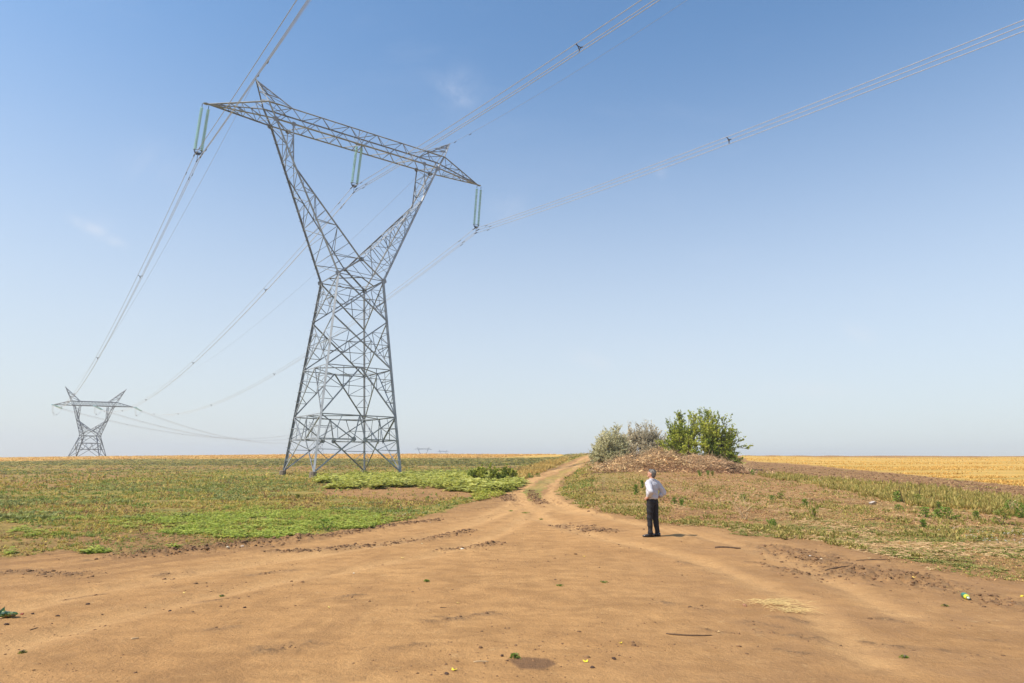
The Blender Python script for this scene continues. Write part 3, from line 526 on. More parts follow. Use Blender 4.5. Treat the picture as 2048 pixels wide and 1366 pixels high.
def pylon(name, D, loc, rz, mat, label, simple_=False, wide=1.0, one=False, group=None):
    root = empty(name, loc, rz, label=label, cat='pylon', group=group) if not one else None
    cnt, stuff = {}, []
    if one:
        bag = []
        def bar(nm, p, q, out, w): 
            p, q, out = Vector(p), Vector(q), Vector(out); d = (q-p).normalized(); a = (out-d*out.dot(d)); a = a.normalized() if a.length > 1e-3 else d.orthogonal().normalized(); b = d.cross(a); w *= wide
            V = [e+a*math.cos(k*2.0944)*w*.6+b*math.sin(k*2.0944)*w*.6 for e in (p, q) for k in range(3)]; bag.append((V, [(0, 1, 4, 3), (1, 2, 5, 4), (2, 0, 3, 5)]))
        def gus(c, n, r): pass
    else:
        def bar(nm, p, q, out, w): lbar(p, q, out, w*wide, mat, nm, root, cnt, stuff)
        def gus(c, n, r): plate(c, n, r, mat, root)
    aw, bw, bv, H1 = D['aw'], D['bw'], D['bv'], D['H1']
    def hw(z): t = z/H1; return (aw+(bw-aw)*t, aw+(bv-aw)*t)
    def corner(su, sv, z): a, b = hw(z); return Vector((su*a, sv*b, z))
    def vw(z): return bv+(D['cv']-bv)*(z-H1)/(D['zcb']-H1)
    LEG, DG, HZ, RD = D['w']
    sides = [((-1, -1), (1, -1), (0, -1, 0)), ((1, -1), (1, 1), (1, 0, 0)), ((1, 1), (-1, 1), (0, 1, 0)), ((-1, 1), (-1, -1), (-1, 0, 0))]
    for su in (-1, 1):
        for sv in (-1, 1):
            bar('leg', corner(su, sv, .25 if not one else 0), corner(su, sv, H1), (su, sv, 0), LEG)
            if not one:
                f = corner(su, sv, 0); n = 10
                V = [(f.x+math.cos(k*.6283)*r_, f.y+math.sin(k*.6283)*r_, z_) for r_, z_ in ((.36, -.6), (.33, .34), (.27, .38)) for k in range(n)]
                F = [(j*n+k, j*n+(k+1) % n, (j+1)*n+(k+1) % n, (j+1)*n+k) for j in range(2) for k in range(n)]+[tuple(range(2*n, 3*n))]
                mesh_obj('concrete_footing', V, F, M['concrete'], root)
    r1 = D['r1']; lev = D['lev']
    for (c1, c2, n) in sides:
        A = lambda z: corner(*c1, z)
        B = lambda z: corner(*c2, z)
        zn = r1*.60; N1 = lerp(A(zn), B(zn), .43); N2 = lerp(A(zn), B(zn), .57); Mi = lerp(A(r1), B(r1), .5)
        for E0, N, C in ((A, N1, c1), (B, N2, c2)):
            bar('diagonal_brace', E0(.3), N, n, DG); bar('diagonal_brace', E0(r1), N, n, DG); bar('diagonal_brace', N, Mi, n, HZ); bar('horizontal_brace', E0(zn), N, n, HZ)
            if not simple_ and not one:
                for f, g in ((.36, .36), (.68, .68)):
                    pz = .3+(zn-.3)*f; dp = lerp(E0(.3), N, f); bar('lacing_bar', E0(pz), dp, n, RD); bar('lacing_bar', dp, E0(.3+(zn-.3)*min(1, f+.32)), n, RD)
                dp = lerp(E0(r1), N, .5); bar('lacing_bar', E0((zn+r1)/2), dp, n, RD); bar('lacing_bar', dp, lerp(E0(zn), N, .55), n, RD); bar('lacing_bar', dp, lerp(E0(r1), Mi, .55), n, RD); bar('lacing_bar', E0(zn), dp, n, RD)
            gus(N, n, .24) if not one else None
        bar('horizontal_brace', A(r1), B(r1), n, HZ*1.15)
        z0 = r1
        for kind, z1 in lev:
            Mi = lerp(A(z1), B(z1), .5)
            if kind == 'V':
                for E0 in (A, B):
                    bar('diagonal_brace', E0(z0), Mi, n, DG)
                    if not one:
                        fs = (.3, .55, .78) if not simple_ else (.5,)
                        pv = E0(z0+.01)
                        for f in fs:
                            dp = lerp(E0(z0), Mi, f); lp = E0(z0+(z1-z0)*f); bar('lacing_bar', lp, dp, n, RD); bar('lacing_bar', dp, E0(z0+(z1-z0)*min(1, f+.22)), n, RD)
                        if not simple_: bar('lacing_bar', lerp(E0(z0), Mi, .55), lerp(E0(z1), Mi, .5), n, RD)
                bar('horizontal_brace', A(z1), B(z1), n, HZ)
            else:
                bar('diagonal_brace', A(z0), B(z1), n, DG); bar('diagonal_brace', B(z0), A(z1), n, DG)
                if not one:
                    X = lerp(A(z0), B(z1), .54)
                    for E0, O in ((A, B), (B, A)):
                        lo = lerp(E0(z0), O(z1), .27); hi = lerp(E0(z1), O(z0), .27); mid = E0(z0+(z1-z0)*.5); q1 = E0(z0+(z1-z0)*.27); q3 = E0(z0+(z1-z0)*.75)
                        for pq in ((lo, q1), (lo, mid), (hi, q3), (hi, mid), (mid, lerp(lo, X, .0)), (lo, hi)): bar('lacing_bar', *pq, n, RD)
                        bar('lacing_bar', mid, lerp(E0(z0), O(z1), .48), n, RD*1.1)
                if z1 == H1: bar('horizontal_brace', A(z1), B(z1), n, HZ)
            z0 = z1
    # plan bracing in the rings
    for z in [r1]+[z1 for k_, z1 in lev if k_ == 'V' or z1 == H1]:
        ms = [lerp(corner(*c1, z), corner(*c2, z), .5) for c1, c2, n in sides]
        for i in range(4): bar('plan_brace', ms[i], ms[(i+1) % 4], (0, 0, 1), HZ*.9)
    if not one:
        for z_, off in ((r1*.60, .43),):
            for i, (c1, c2, n) in enumerate(sides):
                p_ = lerp(corner(*c1, z_), corner(*c2, z_), .43); c0 = sides[i-1]; q_ = lerp(corner(*c0[0], z_), corner(*c0[1], z_), .57); bar('plan_brace', p_, q_, (0, 0, 1), HZ*.9)
    # the two arms of the window
    zc, ku, kv, zk, ci, co, zb, zt, cot, cti, cv, pu, zp, tu, ztip = (D[k] for k in ('zc', 'ku', 'kv', 'zk', 'ci', 'co', 'zcb', 'zct', 'cot', 'cti', 'cv', 'pu', 'zp', 'tu', 'ztip'))
    cvx = vw(zc)
    for su in (-1, 1):
        def O(z, sv):
            t = (z-H1)/(zb-H1); return Vector((su*(bw+(co-bw)*t), sv*(bv+(cv-bv)*t), z))
        def I(z, sv):
            if z <= zk: t = (z-zc)/(zk-zc); return Vector((su*(ku*t), sv*(cvx+(kv-cvx)*t), z))
            t = (z-zk)/(zb-zk); return Vector((su*(ku+(ci-ku)*t), sv*(kv+(cv-kv)*t), z))
        for sv in (-1, 1):
            bar('arm_chord', O(H1, sv), O(zb, sv), (su, sv, 0), LEG*.8)
            bar('arm_chord', O(zb, sv), (su*cot, sv*cv, zt), (su, sv, 0), LEG*.7)
            bar('arm_chord', Vector((-su*bw, sv*bv, H1)), I(zc, sv), (0, sv, -.5), DG*1.15)
            bar('arm_chord', I(zc, sv), I(zk, sv), (-su, sv, .5), DG*1.15); bar('arm_chord', I(zk, sv), I(zb, sv), (-su, sv, 0), DG*.95)
            gus(O(H1, sv), (0, 1, 0), .30); gus(O(zb, sv), (0, 1, 0), .30); gus(I(zb, sv), (0, 1, 0), .27); gus(I(zc, sv), (0, 1, 0), .24)
        zs = [zc, zc+(zk-zc)*.18, zc+(zk-zc)*.36, zc+(zk-zc)*.53, zc+(zk-zc)*.69, zc+(zk-zc)*.85, zk, zk+(zb-zk)*.34, zk+(zb-zk)*.68, zb]
        for sv in (-1, 1):
            n = (0, sv, 0)
            oz = [H1+(z-zc)*(zb-H1)/(zb-zc) for z in zs]
            for i in range(len(zs)-1):
                if one:
                    if i % 2 == 0: bar('arm_brace', I(zs[i], sv), O(oz[i+1], sv), n, RD)
                    continue
                w = RD*1.1
                if i % 2 == 0: bar('arm_brace', I(zs[i], sv), O(oz[i+1], sv), n, w)
                else: bar('arm_brace', O(oz[i], sv), I(zs[i+1], sv), n, w)
                if 0 < i: bar('arm_strut', O(oz[i], sv), I(zs[i], sv), n, RD)
                if not simple_ and i < 5:
                    a_, b_ = ((I(zs[i], sv), O(oz[i+1], sv)) if i % 2 == 0 else (O(oz[i], sv), I(zs[i+1], sv))); mm = lerp(a_, b_, .5)
                    bar('arm_tie', mm, O((oz[i]+oz[i+1])/2, sv), n, RD*.85); bar('arm_tie', mm, I((zs[i]+zs[i+1])/2, sv), n, RD*.85)
        if not one:
            oz = [H1+(z-zc)*(zb-H1)/(zb-zc) for z in zs]
            for i in range(len(zs)-1):
                s_ = 1 if i % 2 else -1
                bar('arm_brace', O(oz[i], s_), O(oz[i+1], -s_), (su, 0, 0), RD*1.1); bar('arm_brace', I(zs[i], s_), I(zs[i+1], -s_), (-su, 0, 0), RD*1.1)
                bar('arm_strut', O(oz[i], 1), O(oz[i], -1), (su, 0, 0), RD); 
                if i: bar('arm_strut', I(zs[i], 1), I(zs[i], -1), (-su, 0, 0), RD)
        # peak
        P = Vector((su*pu, 0, zp)); n_p = 3
        for sv in (-1, 1):
            o_ = Vector((su*cot, sv*cv, zt)); i_ = Vector((su*cti, sv*cv, zt)); bar('peak_chord', o_, P, (su, sv, 0), HZ*1.1); bar('peak_chord', i_, P, (-su, sv, 0), HZ)
            if not one:
                for t0, t1 in ((0, .32), (.32, .6), (.6, .82)):
                    bar('peak_brace', lerp(o_, P, t1), lerp(i_, P, t0), (0, sv, 0), RD); bar('peak_brace', lerp(i_, P, t1), lerp(o_, P, t1), (0, sv, 0), RD)
        if not one:
            for t0, t1 in ((0, .32), (.32, .6), (.6, .82)):
                for u_ in (cot, cti): bar('peak_brace', lerp((su*u_, -cv, zt), P, t0), lerp((su*u_, cv, zt), P, t1), (su, 0, 0), RD)
        # tapering end of the crossarm
        T = Vector((su*tu, 0, ztip)); bT = lambda sv: Vector((su*co, sv*cv, zb)); tT = lambda sv: Vector((su*cot, sv*cv, zt))
        for sv in (-1, 1):
            bar('crossarm_chord', bT(sv), T, (0, sv, -1), DG*1.1); bar('crossarm_chord', tT(sv), T, (0, sv, 1), DG*1.1)
            if not one:
                fr = (0, .22, .44, .64, .82)
                for i in range(4): bar('crossarm_brace', lerp(bT(sv), T, fr[i]), lerp(tT(sv), T, fr[i+1]), (0, sv, 0), RD); bar('crossarm_brace', lerp(bT(sv), T, fr[i+1]), lerp(tT(sv), T, fr[i+1]), (0, sv, 0), RD)
        if not one:
            fr = (0, .22, .44, .64, .82)
            for i in range(4):
                s_ = 1 if i % 2 else -1
                bar('crossarm_brace', lerp(bT(s_), T, fr[i]), lerp(bT(-s_), T, fr[i+1]), (0, 0, -1), RD); bar('crossarm_brace', lerp(bT(-1), T, fr[i+1]), lerp(bT(1), T, fr[i+1]), (0, 0, -1), RD)
                bar('crossarm_brace', lerp(tT(s_), T, fr[i]), lerp(tT(-s_), T, fr[i+1]), (0, 0, 1), RD)
            gus(T, (0, 0, 1), .22)
    # crossarm box
    for sv in (-1, 1):
        bar('crossarm_chord', (-co, sv*cv, zb), (co, sv*cv, zb), (0, sv, -1), DG*1.25); bar('crossarm_chord', (-cot, sv*cv, zt), (cot, sv*cv, zt), (0, sv, 1), DG*1.1)
    nB = 12 if not one else 8; us = [-co+2*co*i/nB for i in range(nB+1)]
    for i in range(nB):
        u0, u1 = us[i], us[i+1]; um = (u0+u1)/2
        for sv in (-1, 1):
            if D.get('dense') and not one:
                bar('crossarm_brace', (u0, sv*cv, zb), (u1, sv*cv, zt), (0, sv, 0), RD*1.2); bar('crossarm_brace', (u0, sv*cv, zt), (u1, sv*cv, zb), (0, sv, 0), RD*1.2)
            elif i % 2 == 0: bar('crossarm_brace', (u0, sv*cv, zb), (u1, sv*cv, zt), (0, sv, 0), RD*1.3)
            else: bar('crossarm_brace', (u0, sv*cv, zt), (u1, sv*cv, zb), (0, sv, 0), RD*1.3)
        if not one:
            s_ = 1 if i % 2 else -1
            bar('crossarm_brace', (u0, s_*cv, zb), (u1, -s_*cv, zb), (0, 0, -1), RD*1.3); bar('crossarm_brace', (u0, -s_*cv, zt), (u1, s_*cv, zt), (0, 0, 1), RD)
            if i % 2 == 0: bar('crossarm_strut', (u0, -cv, zb), (u0, cv, zb), (0, 0, -1), RD); bar('crossarm_strut', (u0, -cv, zt), (u0, cv, zt), (0, 0, 1), RD)
    if one:
        V, F = [], []
        for v, f in bag: k = len(V); V += v; F += [tuple(i+k for i in g) for g in f]
        root = mesh_obj(name, V, F, mat, label=label, cat='pylon', group=group); root.location = loc; root.rotation_euler = (0, 0, rz); return root
    if not simple_:
        # hanger bracket for the middle string and step bolts up one leg
        for su in (-1, 1):
            for sv in (-1, 1): bar('hanger_bracket', (su*.45, sv*cv, zb), (su*.2, 0, D['zmid']), (0, sv, 0), .09); bar('hanger_bracket', (su*.45, sv*cv, zt), (su*.2, 0, D['zmid']), (0, sv, 0), .07)
        bar('hanger_bracket', (-.55, 0, D['zmid']), (.55, 0, D['zmid']), (0, 0, 1), .16)
        V, F = [], []
        def bolt(p, d):
            k = len(V); p = Vector(p); d = Vector(d); s = .014
            for e in (p, p+d*.2):
                for a_, b_ in ((-s, -s), (s, -s), (s, s), (-s, s)): V.append(tuple(e+Vector((0, a_, b_)) if abs(d.x) > .5 else e+Vector((a_, 0, b_))))
            F.extend([(k+i, k+(i+1) % 4, k+4+(i+1) % 4, k+4+i) for i in range(4)]+[(k+7, k+6, k+5, k+4)])
        z = 2.6
        while z < H1: bolt(corner(-1, 1, z), (-1, 0, 0) if int(z/.45) % 2 else (0, 1, 0)); z += .45
        while z < zb: 
            t = (z-H1)/(zb-H1); bolt((-(bw+(co-bw)*t), bv+(cv-bv)*t, z), (-1, 0, 0) if int(z/.45) % 2 else (0, 1, 0)); z += .45
        mesh_obj('step_bolts', V, F, mat, root, kind='stuff')
    flush('small_bars', stuff, mat, root)
    return root
NB = Vector((-16.3305, 65.2245, EYE-1.05)); NYAW = math.radians(35.84)
ND = dict(aw=4.28, bw=2.41, bv=2.41, H1=19.22, r1=5.54, lev=[('V', 10.15), ('X', 15.02), ('X', 19.22)], zc=21.11, ku=7.08, kv=1.35, zk=29.54, ci=7.25, co=8.99, zcb=33.85, zct=35.48, cot=9.81, cti=7.49, cv=.956, pu=10.97, zp=37.82, tu=15.13, ztip=33.72, zmid=34.4, w=(.21, .115, .088, .055))
ND['lev'] = [('V', 10.15), ('X', 15.02), ('X', 19.22)]
pylon('lattice_pylon', ND, NB, NYAW, M['steel'], 'tall grey lattice pylon standing close by in the weeds, its feet in full view')
FB = Vector((-176.17, 280.55, EYE+1.2)); FYAW = .316
FD = dict(aw=5.82, bw=3.10, bv=3.2, H1=9.37, r1=6.35, lev=[('V', 9.37)], zc=11.64, ku=5.2, kv=1.5, zk=15.7, ci=5.03, co=7.41, zcb=21.84, zct=23.75, cot=8.41, cti=5.25, cv=1.2, pu=11.39, zp=29.57, tu=15.1, ztip=21.88, zmid=22, w=(.30, .19, .16, .10), dense=True)
pylon('lattice_pylon', FD, FB, FYAW, M['steel_far'], 'squat dark lattice pylon on the skyline at the far left', simple_=True)
SD = dict(ND); SD['w'] = (.3, .22, .2, .16)
# three more towers of the line, far beyond the skyline
tz = lambda px, py, Y: (lambda d: Vector((d.x/d.y*Y, Y, EYE+d.z/d.y*Y)))(ray(px, py))
for (px, py, Y, rz, lab, wd) in ((639, 854, 570, .95, 'faint distant pylon glimpsed through the lower bars of the near pylon', .8), (846.5, 898.5, 1180, .25, 'tiny pylon on the skyline just right of the near pylon', 1.5), (886, 903.3, 1750, .35, 'tiniest and faintest pylon, farthest right on the skyline', 1.9)):
    p = tz(px, py, Y); pylon('distant_pylon', SD, p-Vector((0, 0, 34)), rz, M['steel_far'], lab, one=True, wide=wd)
# ------------------------------------------------------------------ insulators, conductors
UN = Vector((math.cos(NYAW), math.sin(NYAW), 0)); VN = Vector((-math.sin(NYAW), math.cos(NYAW), 0)); UF = Vector((math.cos(FYAW), math.sin(FYAW), 0)); Zv = Vector((0, 0, 1))
def tube(pts, r, seg=5):
    V, F = [], []; n = len(pts)
    for i, p in enumerate(pts):
        d = (pts[min(i+1, n-1)]-pts[max(i-1, 0)]).normalized(); a = d.cross(Zv); a = a.normalized() if a.length > 1e-3 else d.orthogonal().normalized(); b = a.cross(d)
        rr_ = r[i] if isinstance(r, (list, tuple)) else r
        for k in range(seg): V.append(p+a*math.cos(k*2*math.pi/seg)*rr_+b*math.sin(k*2*math.pi/seg)*rr_)
    for i in range(n-1):
        for k in range(seg): F.append((i*seg+k, i*seg+(k+1) % seg, (i+1)*seg+(k+1) % seg, (i+1)*seg+k))
    F += [tuple(reversed(range(seg))), tuple(range((n-1)*seg, n*seg))]
    return V, F
def discs(p, q, nd, rad, seg=12):
    V, F = [], []; d = (q-p); L_ = d.length; d.normalize(); a = d.orthogonal().normalized(); b = d.cross(a); st = L_/nd
    for i in range(nd):
        c = p+d*(st*(i+.2)); k0 = len(V)
        for (h, r_) in ((0, .045), (st*.22, .06), (st*.30, rad*.75), (st*.62, rad), (st*.70, rad*.96), (st*.45, rad*.4), (st*.95, .03)):
            for k in range(seg): V.append(c+d*h+a*math.cos(k*2*math.pi/seg)*r_+b*math.sin(k*2*math.pi/seg)*r_)
        for j in range(6):
            for k in range(seg): F.append((k0+j*seg+k, k0+j*seg+(k+1) % seg, k0+(j+1)*seg+(k+1) % seg, k0+(j+1)*seg+k))
    return V, F
def rel(o, V): return [Vector(v)-o for v in V]
def insulator_set(top, bot, sep, nd, lab, seg=12, rad=.15, loose=True):
    root = empty('insulator_set', top, label=lab, cat='insulator', group='glass insulators on the pylons'); o = Vector(top); d = (bot-top).normalized()
    for s in (-1, 1):
        a = top+sep*s+d*.35; b = bot+sep*s-d*.38; V, F = discs(a, b, nd, rad, seg); mesh_obj('insulator_string', rel(o, V), F, M['glass'], root, smooth=False)
        V, F = tube([top+sep*s, a], .03); mesh_obj('shackle', rel(o, V), F, M['fitting'], root); V, F = tube([b, bot+sep*s-d*.1], .035); mesh_obj('shackle', rel(o, V), F, M['fitting'], root)
    w = sep.normalized(); h = d
    V = [bot+w*u+h*v+n_ for n_ in (d.cross(w)*-.02, d.cross(w)*.02) for u, v in ((-sep.length-.06, -.14), (sep.length+.06, -.14), (sep.length*.55, .12), (-sep.length*.55, .12))]
    mesh_obj('yoke_plate', rel(o, V), [(0, 1, 2, 3), (7, 6, 5, 4), (0, 4, 5, 1), (1, 5, 6, 2), (2, 6, 7, 3), (3, 7, 4, 0)], M['fitting'], root)
    ring = [bot-d*.3+w*math.cos(t)*(sep.length+.12)+d.cross(w)*math.sin(t)*.22 for t in np.linspace(0, 2*math.pi, 19)]
    V, F = tube(ring, .022, 5); mesh_obj('guard_ring', rel(o, V), F, M['fitting'], root)
    return root
B = [Vector(v)+Zv*EYE for v in ((-28.77, 56.241, 27.501), (-16.618, 65.017, 28.329), (-4.341, 73.883, 27.239))]
tops = [NB+UN*-15.1+Zv*33.65, NB+Zv*34.4, NB+UN*15.1+Zv*33.65]
for t, b_, lab in zip(tops, B, ('pair of green glass insulator strings under the left tip of the near pylon', 'pair of green glass insulator strings under the middle of the near pylon crossarm', 'pair of green glass insulator strings under the right tip of the near pylon')):
    insulator_set(t, b_+Zv*.12, UN*.28, 24, lab)
def parab(P0, P1, b, n=40):
    d = P1-P0; h = math.hypot(d.x, d.y); a = d.z/h-b*h; dx, dy = d.x/h, d.y/h
    return [Vector((P0.x+dx*s, P0.y+dy*s, P0.z+a*s+b*s*s)) for s in np.linspace(0, h, n)], a
def offs(d):
    w = Vector((d.y, -d.x, 0)).normalized(); return [w*-.27+Zv*.0, w*.27, Zv*-.46]
def bundle(path, spacers, root, o, rw=.023, tag_=True, seg=5, dampers=()):
    n = len(path); of = offs(path[-1]-path[0])
    for f in of: V, F = tube([p+f for p in path], rw, seg); mesh_obj('conductor', rel(o, V), F, M['wire'], root)
    for fr in spacers:
        i = min(int(fr*(n-1)), n-2); p = lerp(path[i], path[i+1], fr*(n-1)-i); c = p+sum(of, Vector())/3; V, F = [], []
        for f in of:
            v, g = tube([c+(p+f-c)*.38, p+f], .035, 5); k = len(V); V += v; F += [tuple(x_+k for x_ in q) for q in g]
        for a_, b_ in ((0, 1), (1, 2), (2, 0)):
            v, g = tube([c+(p+of[a_]-c)*.42, c+(p+of[b_]-c)*.42], .03, 5); k = len(V); V += v; F += [tuple(x_+k for x_ in q) for q in g]
        mesh_obj('spacer', rel(o, V), F, M['fitting'], root)
    for fr in dampers:
        i = min(int(fr*(n-1)), n-2); p = lerp(path[i], path[i+1], fr*(n-1)-i); d = (path[i+1]-path[i]).normalized()
        for f in of:
            V, F = [], []
            for s in (-1, 1):
                v, g = tube([p+f+d*s*.1-Zv*.1, p+f+d*s*.22-Zv*.1], .035, 6); k = len(V); V += v; F += [tuple(x_+k for x_ in q) for q in g]
            v, g = tube([p+f-d*.15-Zv*.1, p+f+d*.15-Zv*.1], .012, 4); k = len(V); V += v; F += [tuple(x_+k for x_ in q) for q in g]
            mesh_obj('damper', rel(o, V), F, M['fitting'], root)
CA = -.954494; CD = Vector((math.cos(CA), math.sin(CA), 0)); ca, cb = -.108817, 4.98482e-4
def camside(P0, a, b, L_, n=60): return [P0+CD*s+Zv*(a*s+b*s*s) for s in np.linspace(0, L_, n)]
FT = [FB+UF*(s*15.1)+Zv*21.85 for s in (-1, 0, 1)]
T3 = tz(639, 854, 570); U3 = Vector((math.cos(.95), math.sin(.95), 0)); TT3 = [T3+U3*(s*15.1)-Zv*5 for s in (-1, 0, 1)]
names3 = ('left', 'middle', 'right')
spac = dict(far=[SPF for SPF in ((.117, .2985, .5, .72), (.111, .2775, .479, .65, .85), (.28, .478, .643, .816))], near=[(.42, .75), (.165, .42, .7), (.1626, .42, .7)])
bs = (4.7262e-4, 5.8241e-4, 6.0632e-4)
def px_of(p):
    q = p-Vector((0, 0, EYE)); yc = q.y*math.cos(PITCH)+q.z*math.sin(PITCH); zc_ = -q.y*math.sin(PITCH)+q.z*math.cos(PITCH)
    X, Y = FPX*q.x/yc, FPX*zc_/yc; c, s = math.cos(ROLL), math.sin(ROLL); X, Y = X*c-Y*s, X*s+Y*c; return 1024+X, 683-Y
for i in range(3):
    clampP = B[i]-Zv*.12
    inn = (clampP-FT[i]).normalized(); e = FT[i]+inn*5.2-Zv*.5
    path, a_ = parab(clampP, e, bs[i], 60)
    root = empty('conductor_bundle', clampP, label='triple overhead conductor with spacers hanging from the %s insulators of the near pylon' % names3[i], cat='power line', group='triple conductors of the power line')
    bundle(path, SPACERS_FAR[i] if 'SPACERS_FAR' in globals() else spac['far'][i], root, clampP, dampers=(.012,))
    bundle(camside(clampP, ca, cb, 215), spac['near'][i], root, clampP, dampers=(.012,))
    # clamps
    for f in offs(path[-1]-path[0]): V, F = tube([clampP+f-CD*.28+Zv*.01, clampP+f+CD*.28+Zv*.01], .05, 6); mesh_obj('suspension_clamp', rel(clampP, V), F, M['fitting'], root)
    V, F = tube([clampP+Zv*.1, clampP+Zv*-.46], .025, 5); mesh_obj('suspension_link', rel(clampP, V), F, M['fitting'], root)
    # far pylon: tension strings on both sides and a slack jumper
    out = (TT3[i]-FT[i]); out.z = 0; out.normalize(); e2 = FT[i]+out*5.6-Zv*1.1
    insulator_set(FT[i]+inn*.6, e+Vector((0, 0, 0)), UF*.3, 20, 'green insulator strings facing the viewer on the %s of the far left pylon' % ('left tip', 'middle', 'right tip')[i], 8, .2)
    insulator_set(FT[i]+out*.6, e2, UF*.3, 20, 'green insulator strings slanting down right from the %s of the far left pylon' % ('left tip', 'middle', 'right tip')[i], 8, .22)
    jp = [lerp(e, e2, t)-Zv*(4*t*(1-t)*(3.3 if i == 0 else 2.6))-UF*.6*(4*t*(1-t)) for t in np.linspace(0, 1, 14)]
    jr = empty('jumper_loop', e, label='slack jumper loop of wires under the %s of the far left pylon' % ('left tip', 'middle', 'right tip')[i], cat='power line', group='jumper loops on the far pylon')
    bundle(jp, (.3, .7) if i == 0 else (.5,), jr, e, .025)
    path3, _ = parab(e2, TT3[i], (4.4e-4, 4.6e-4, 5.0e-4)[i], 40)
    r3 = empty('conductor_bundle', e2, label='faint sagging far conductor running right from the %s of the far left pylon' % ('left tip', 'middle', 'right tip')[i], cat='power line', group='far conductors beyond the left pylon')
    bundle(path3, (.16, .34, .52), r3, e2, .03, seg=4)
for su, bF, cc, labs in ((-1, 4.0552e-4, (-.108, 4.9e-4), 'left'), (1, 5.2692e-4, (-.1318, 1.38e-3), 'right')):
    P0 = NB+UN*(su*10.97)+Zv*37.75; P1 = FB+UF*(su*11.39)+Zv*29.5; path, _ = parab(P0, P1, bF, 60)
    root = empty('earth_wire', P0, label='thin single earth wire running over the %s peak of the near pylon' % labs, cat='earth wire')
    L_ = 210 if su < 0 else 95
    V, F = tube(path, .014, 4); mesh_obj('wire', rel(P0, V), F, M['wire'], root); V, F = tube(camside(P0, cc[0], cc[1], L_), .014, 4); mesh_obj('wire', rel(P0, V), F, M['wire'], root)
    for s in (1.2, 4.5):
        p = P0+CD*s+Zv*(cc[0]*s); V, F = tube([p-CD*.2-Zv*.1, p+CD*.2-Zv*.1], .035, 5); mesh_obj('damper', rel(P0, V), F, M['fitting'], root)
# ------------------------------------------------------------------ trees and bushes
def tree(name, base, rx, ry, h, nlimb, ntwig, nleaf, lsize, ta, tb, bark, label, cat, seed, stems=5, low=.05, leafcap=None, shoots=0, skew=(0, 0), gap=.0, lean=.0, tw=1.0):
    g = np.random.default_rng(seed); root = empty(name, base, label=label, cat=cat); BV, BF = [], []
    def addtube(pts, rs, seg=5):
        v, f = tube([Vector(p) for p in pts], list(rs), seg); k = len(BV); BV.extend(v); BF.extend([tuple(i+k for i in q) for q in f])
    LP, LD = [], []
    tv, tf = [], []
    stem = []
    for s in range(stems):
        a = g.uniform(0, 6.28); e = np.array([math.cos(a)*rx*.42+skew[0]*.2, math.sin(a)*ry*.35, h*g.uniform(.16, .30)]); b0 = np.array([math.cos(a)*.18, math.sin(a)*.18, -.1]); mid = (b0+e)/2+g.normal(0, .06, 3)
        v, f = tube([Vector(b0), Vector(mid), Vector(e)], [.11*h/5, .085*h/5, .065*h/5], 7); mesh_obj('trunk', v, f, bark, root, smooth=True); stem.append(e)
    for l in range(nlimb):
        az = g.uniform(0, 2*math.pi); el = math.asin(g.uniform(low, 1)); rad = g.uniform(.45, 1)**.6
        prof = 1+.07*math.sin(az*2+seed)+.08*math.sin(el*5+az*3+seed*2)+g.normal(0, .04)
        tgt = np.array([math.cos(az)*math.cos(el)*rx*rad*prof+skew[0]*(1-math.sin(el)*.5), math.sin(az)*math.cos(el)*ry*rad*prof, max(.25, math.sin(el)*h*rad*prof+.3)])
        if l < shoots: tgt = tgt+np.array([g.normal(0, .3), g.normal(0, .3), h*.07])
        st = stem[int(np.argmin([np.linalg.norm((s-tgt)[:2]) for s in stem]))]; dd = tgt-st
        ctrl = st+dd*.45+np.array([0, 0, .16*np.linalg.norm(dd)])+g.normal(0, .15, 3)
        ts = np.linspace(0, 1, 7); pts = [(1-t)**2*st+2*t*(1-t)*ctrl+t*t*tgt for t in ts]
        addtube(pts, [.045*h/5*(1-t*.85) for t in ts], 4)
        for k in range(ntwig):
            t = g.uniform(.35, 1.0); p = (1-t)**2*st+2*t*(1-t)*ctrl+t*t*tgt; dv = g.normal(0, 1, 3); dv[2] = abs(dv[2])*.6+.1; dv += dd/np.linalg.norm(dd)*1.2; dv /= np.linalg.norm(dv); ln = g.uniform(.3, .75)*h/5*tw
            q = p+dv*ln; addtube([p, p*.5+q*.5+g.normal(0, .03, 3), q], [.010*h/5+.004, .007, .004], 3)
            nl = int(nleaf*g.uniform(.6, 1.3)); tt = g.uniform(.1, 1.05, nl)[:, None]; LP.append(p+(q-p)*tt+g.normal(0, .05*h/5, (nl, 3))); LD.append(np.repeat(dv[None], nl, 0))
    mesh_obj('branches', BV, BF, bark, root, kind='stuff')
    C = np.concatenate(LP); D_ = np.concatenate(LD)+g.normal(0, .8, (len(C), 3)); D_ /= np.linalg.norm(D_, axis=1)[:, None]; S_ = np.cross(D_, g.normal(0, 1, (len(C), 3))); S_ /= np.linalg.norm(S_, axis=1)[:, None]
    sz_ = lsize*g.uniform(.6, 1.25, (len(C), 1)); asp = .62
    V = np.stack([C-D_*sz_*.5, C+S_*sz_*asp*.6, C+D_*sz_*.5, C-S_*sz_*asp*.6], 1).reshape(-1, 3); F = np.arange(len(V)).reshape(-1, 4)
    cl = fbm(C[:, 0]*1.1+C[:, 2]*.7, C[:, 1]*1.1+C[:, 2]*.9, seed, 3)[:, None]; t = np.clip((cl-.3)*2.2+g.normal(0, .2, (len(C), 1)), 0, 1)
    T = np.array(ta)*(1-t)+np.array(tb)*t; T *= 1+g.normal(0, .12, (len(C), 1)); T = np.clip(T, .01, .9); T = np.repeat(np.concatenate([T, np.ones((len(C), 1))], 1)[:, None], 4, 1).reshape(-1, 4)
    np_obj('crown', V, F, M['leaf'], root, attr={'tint': T}, kind='stuff')
    return root
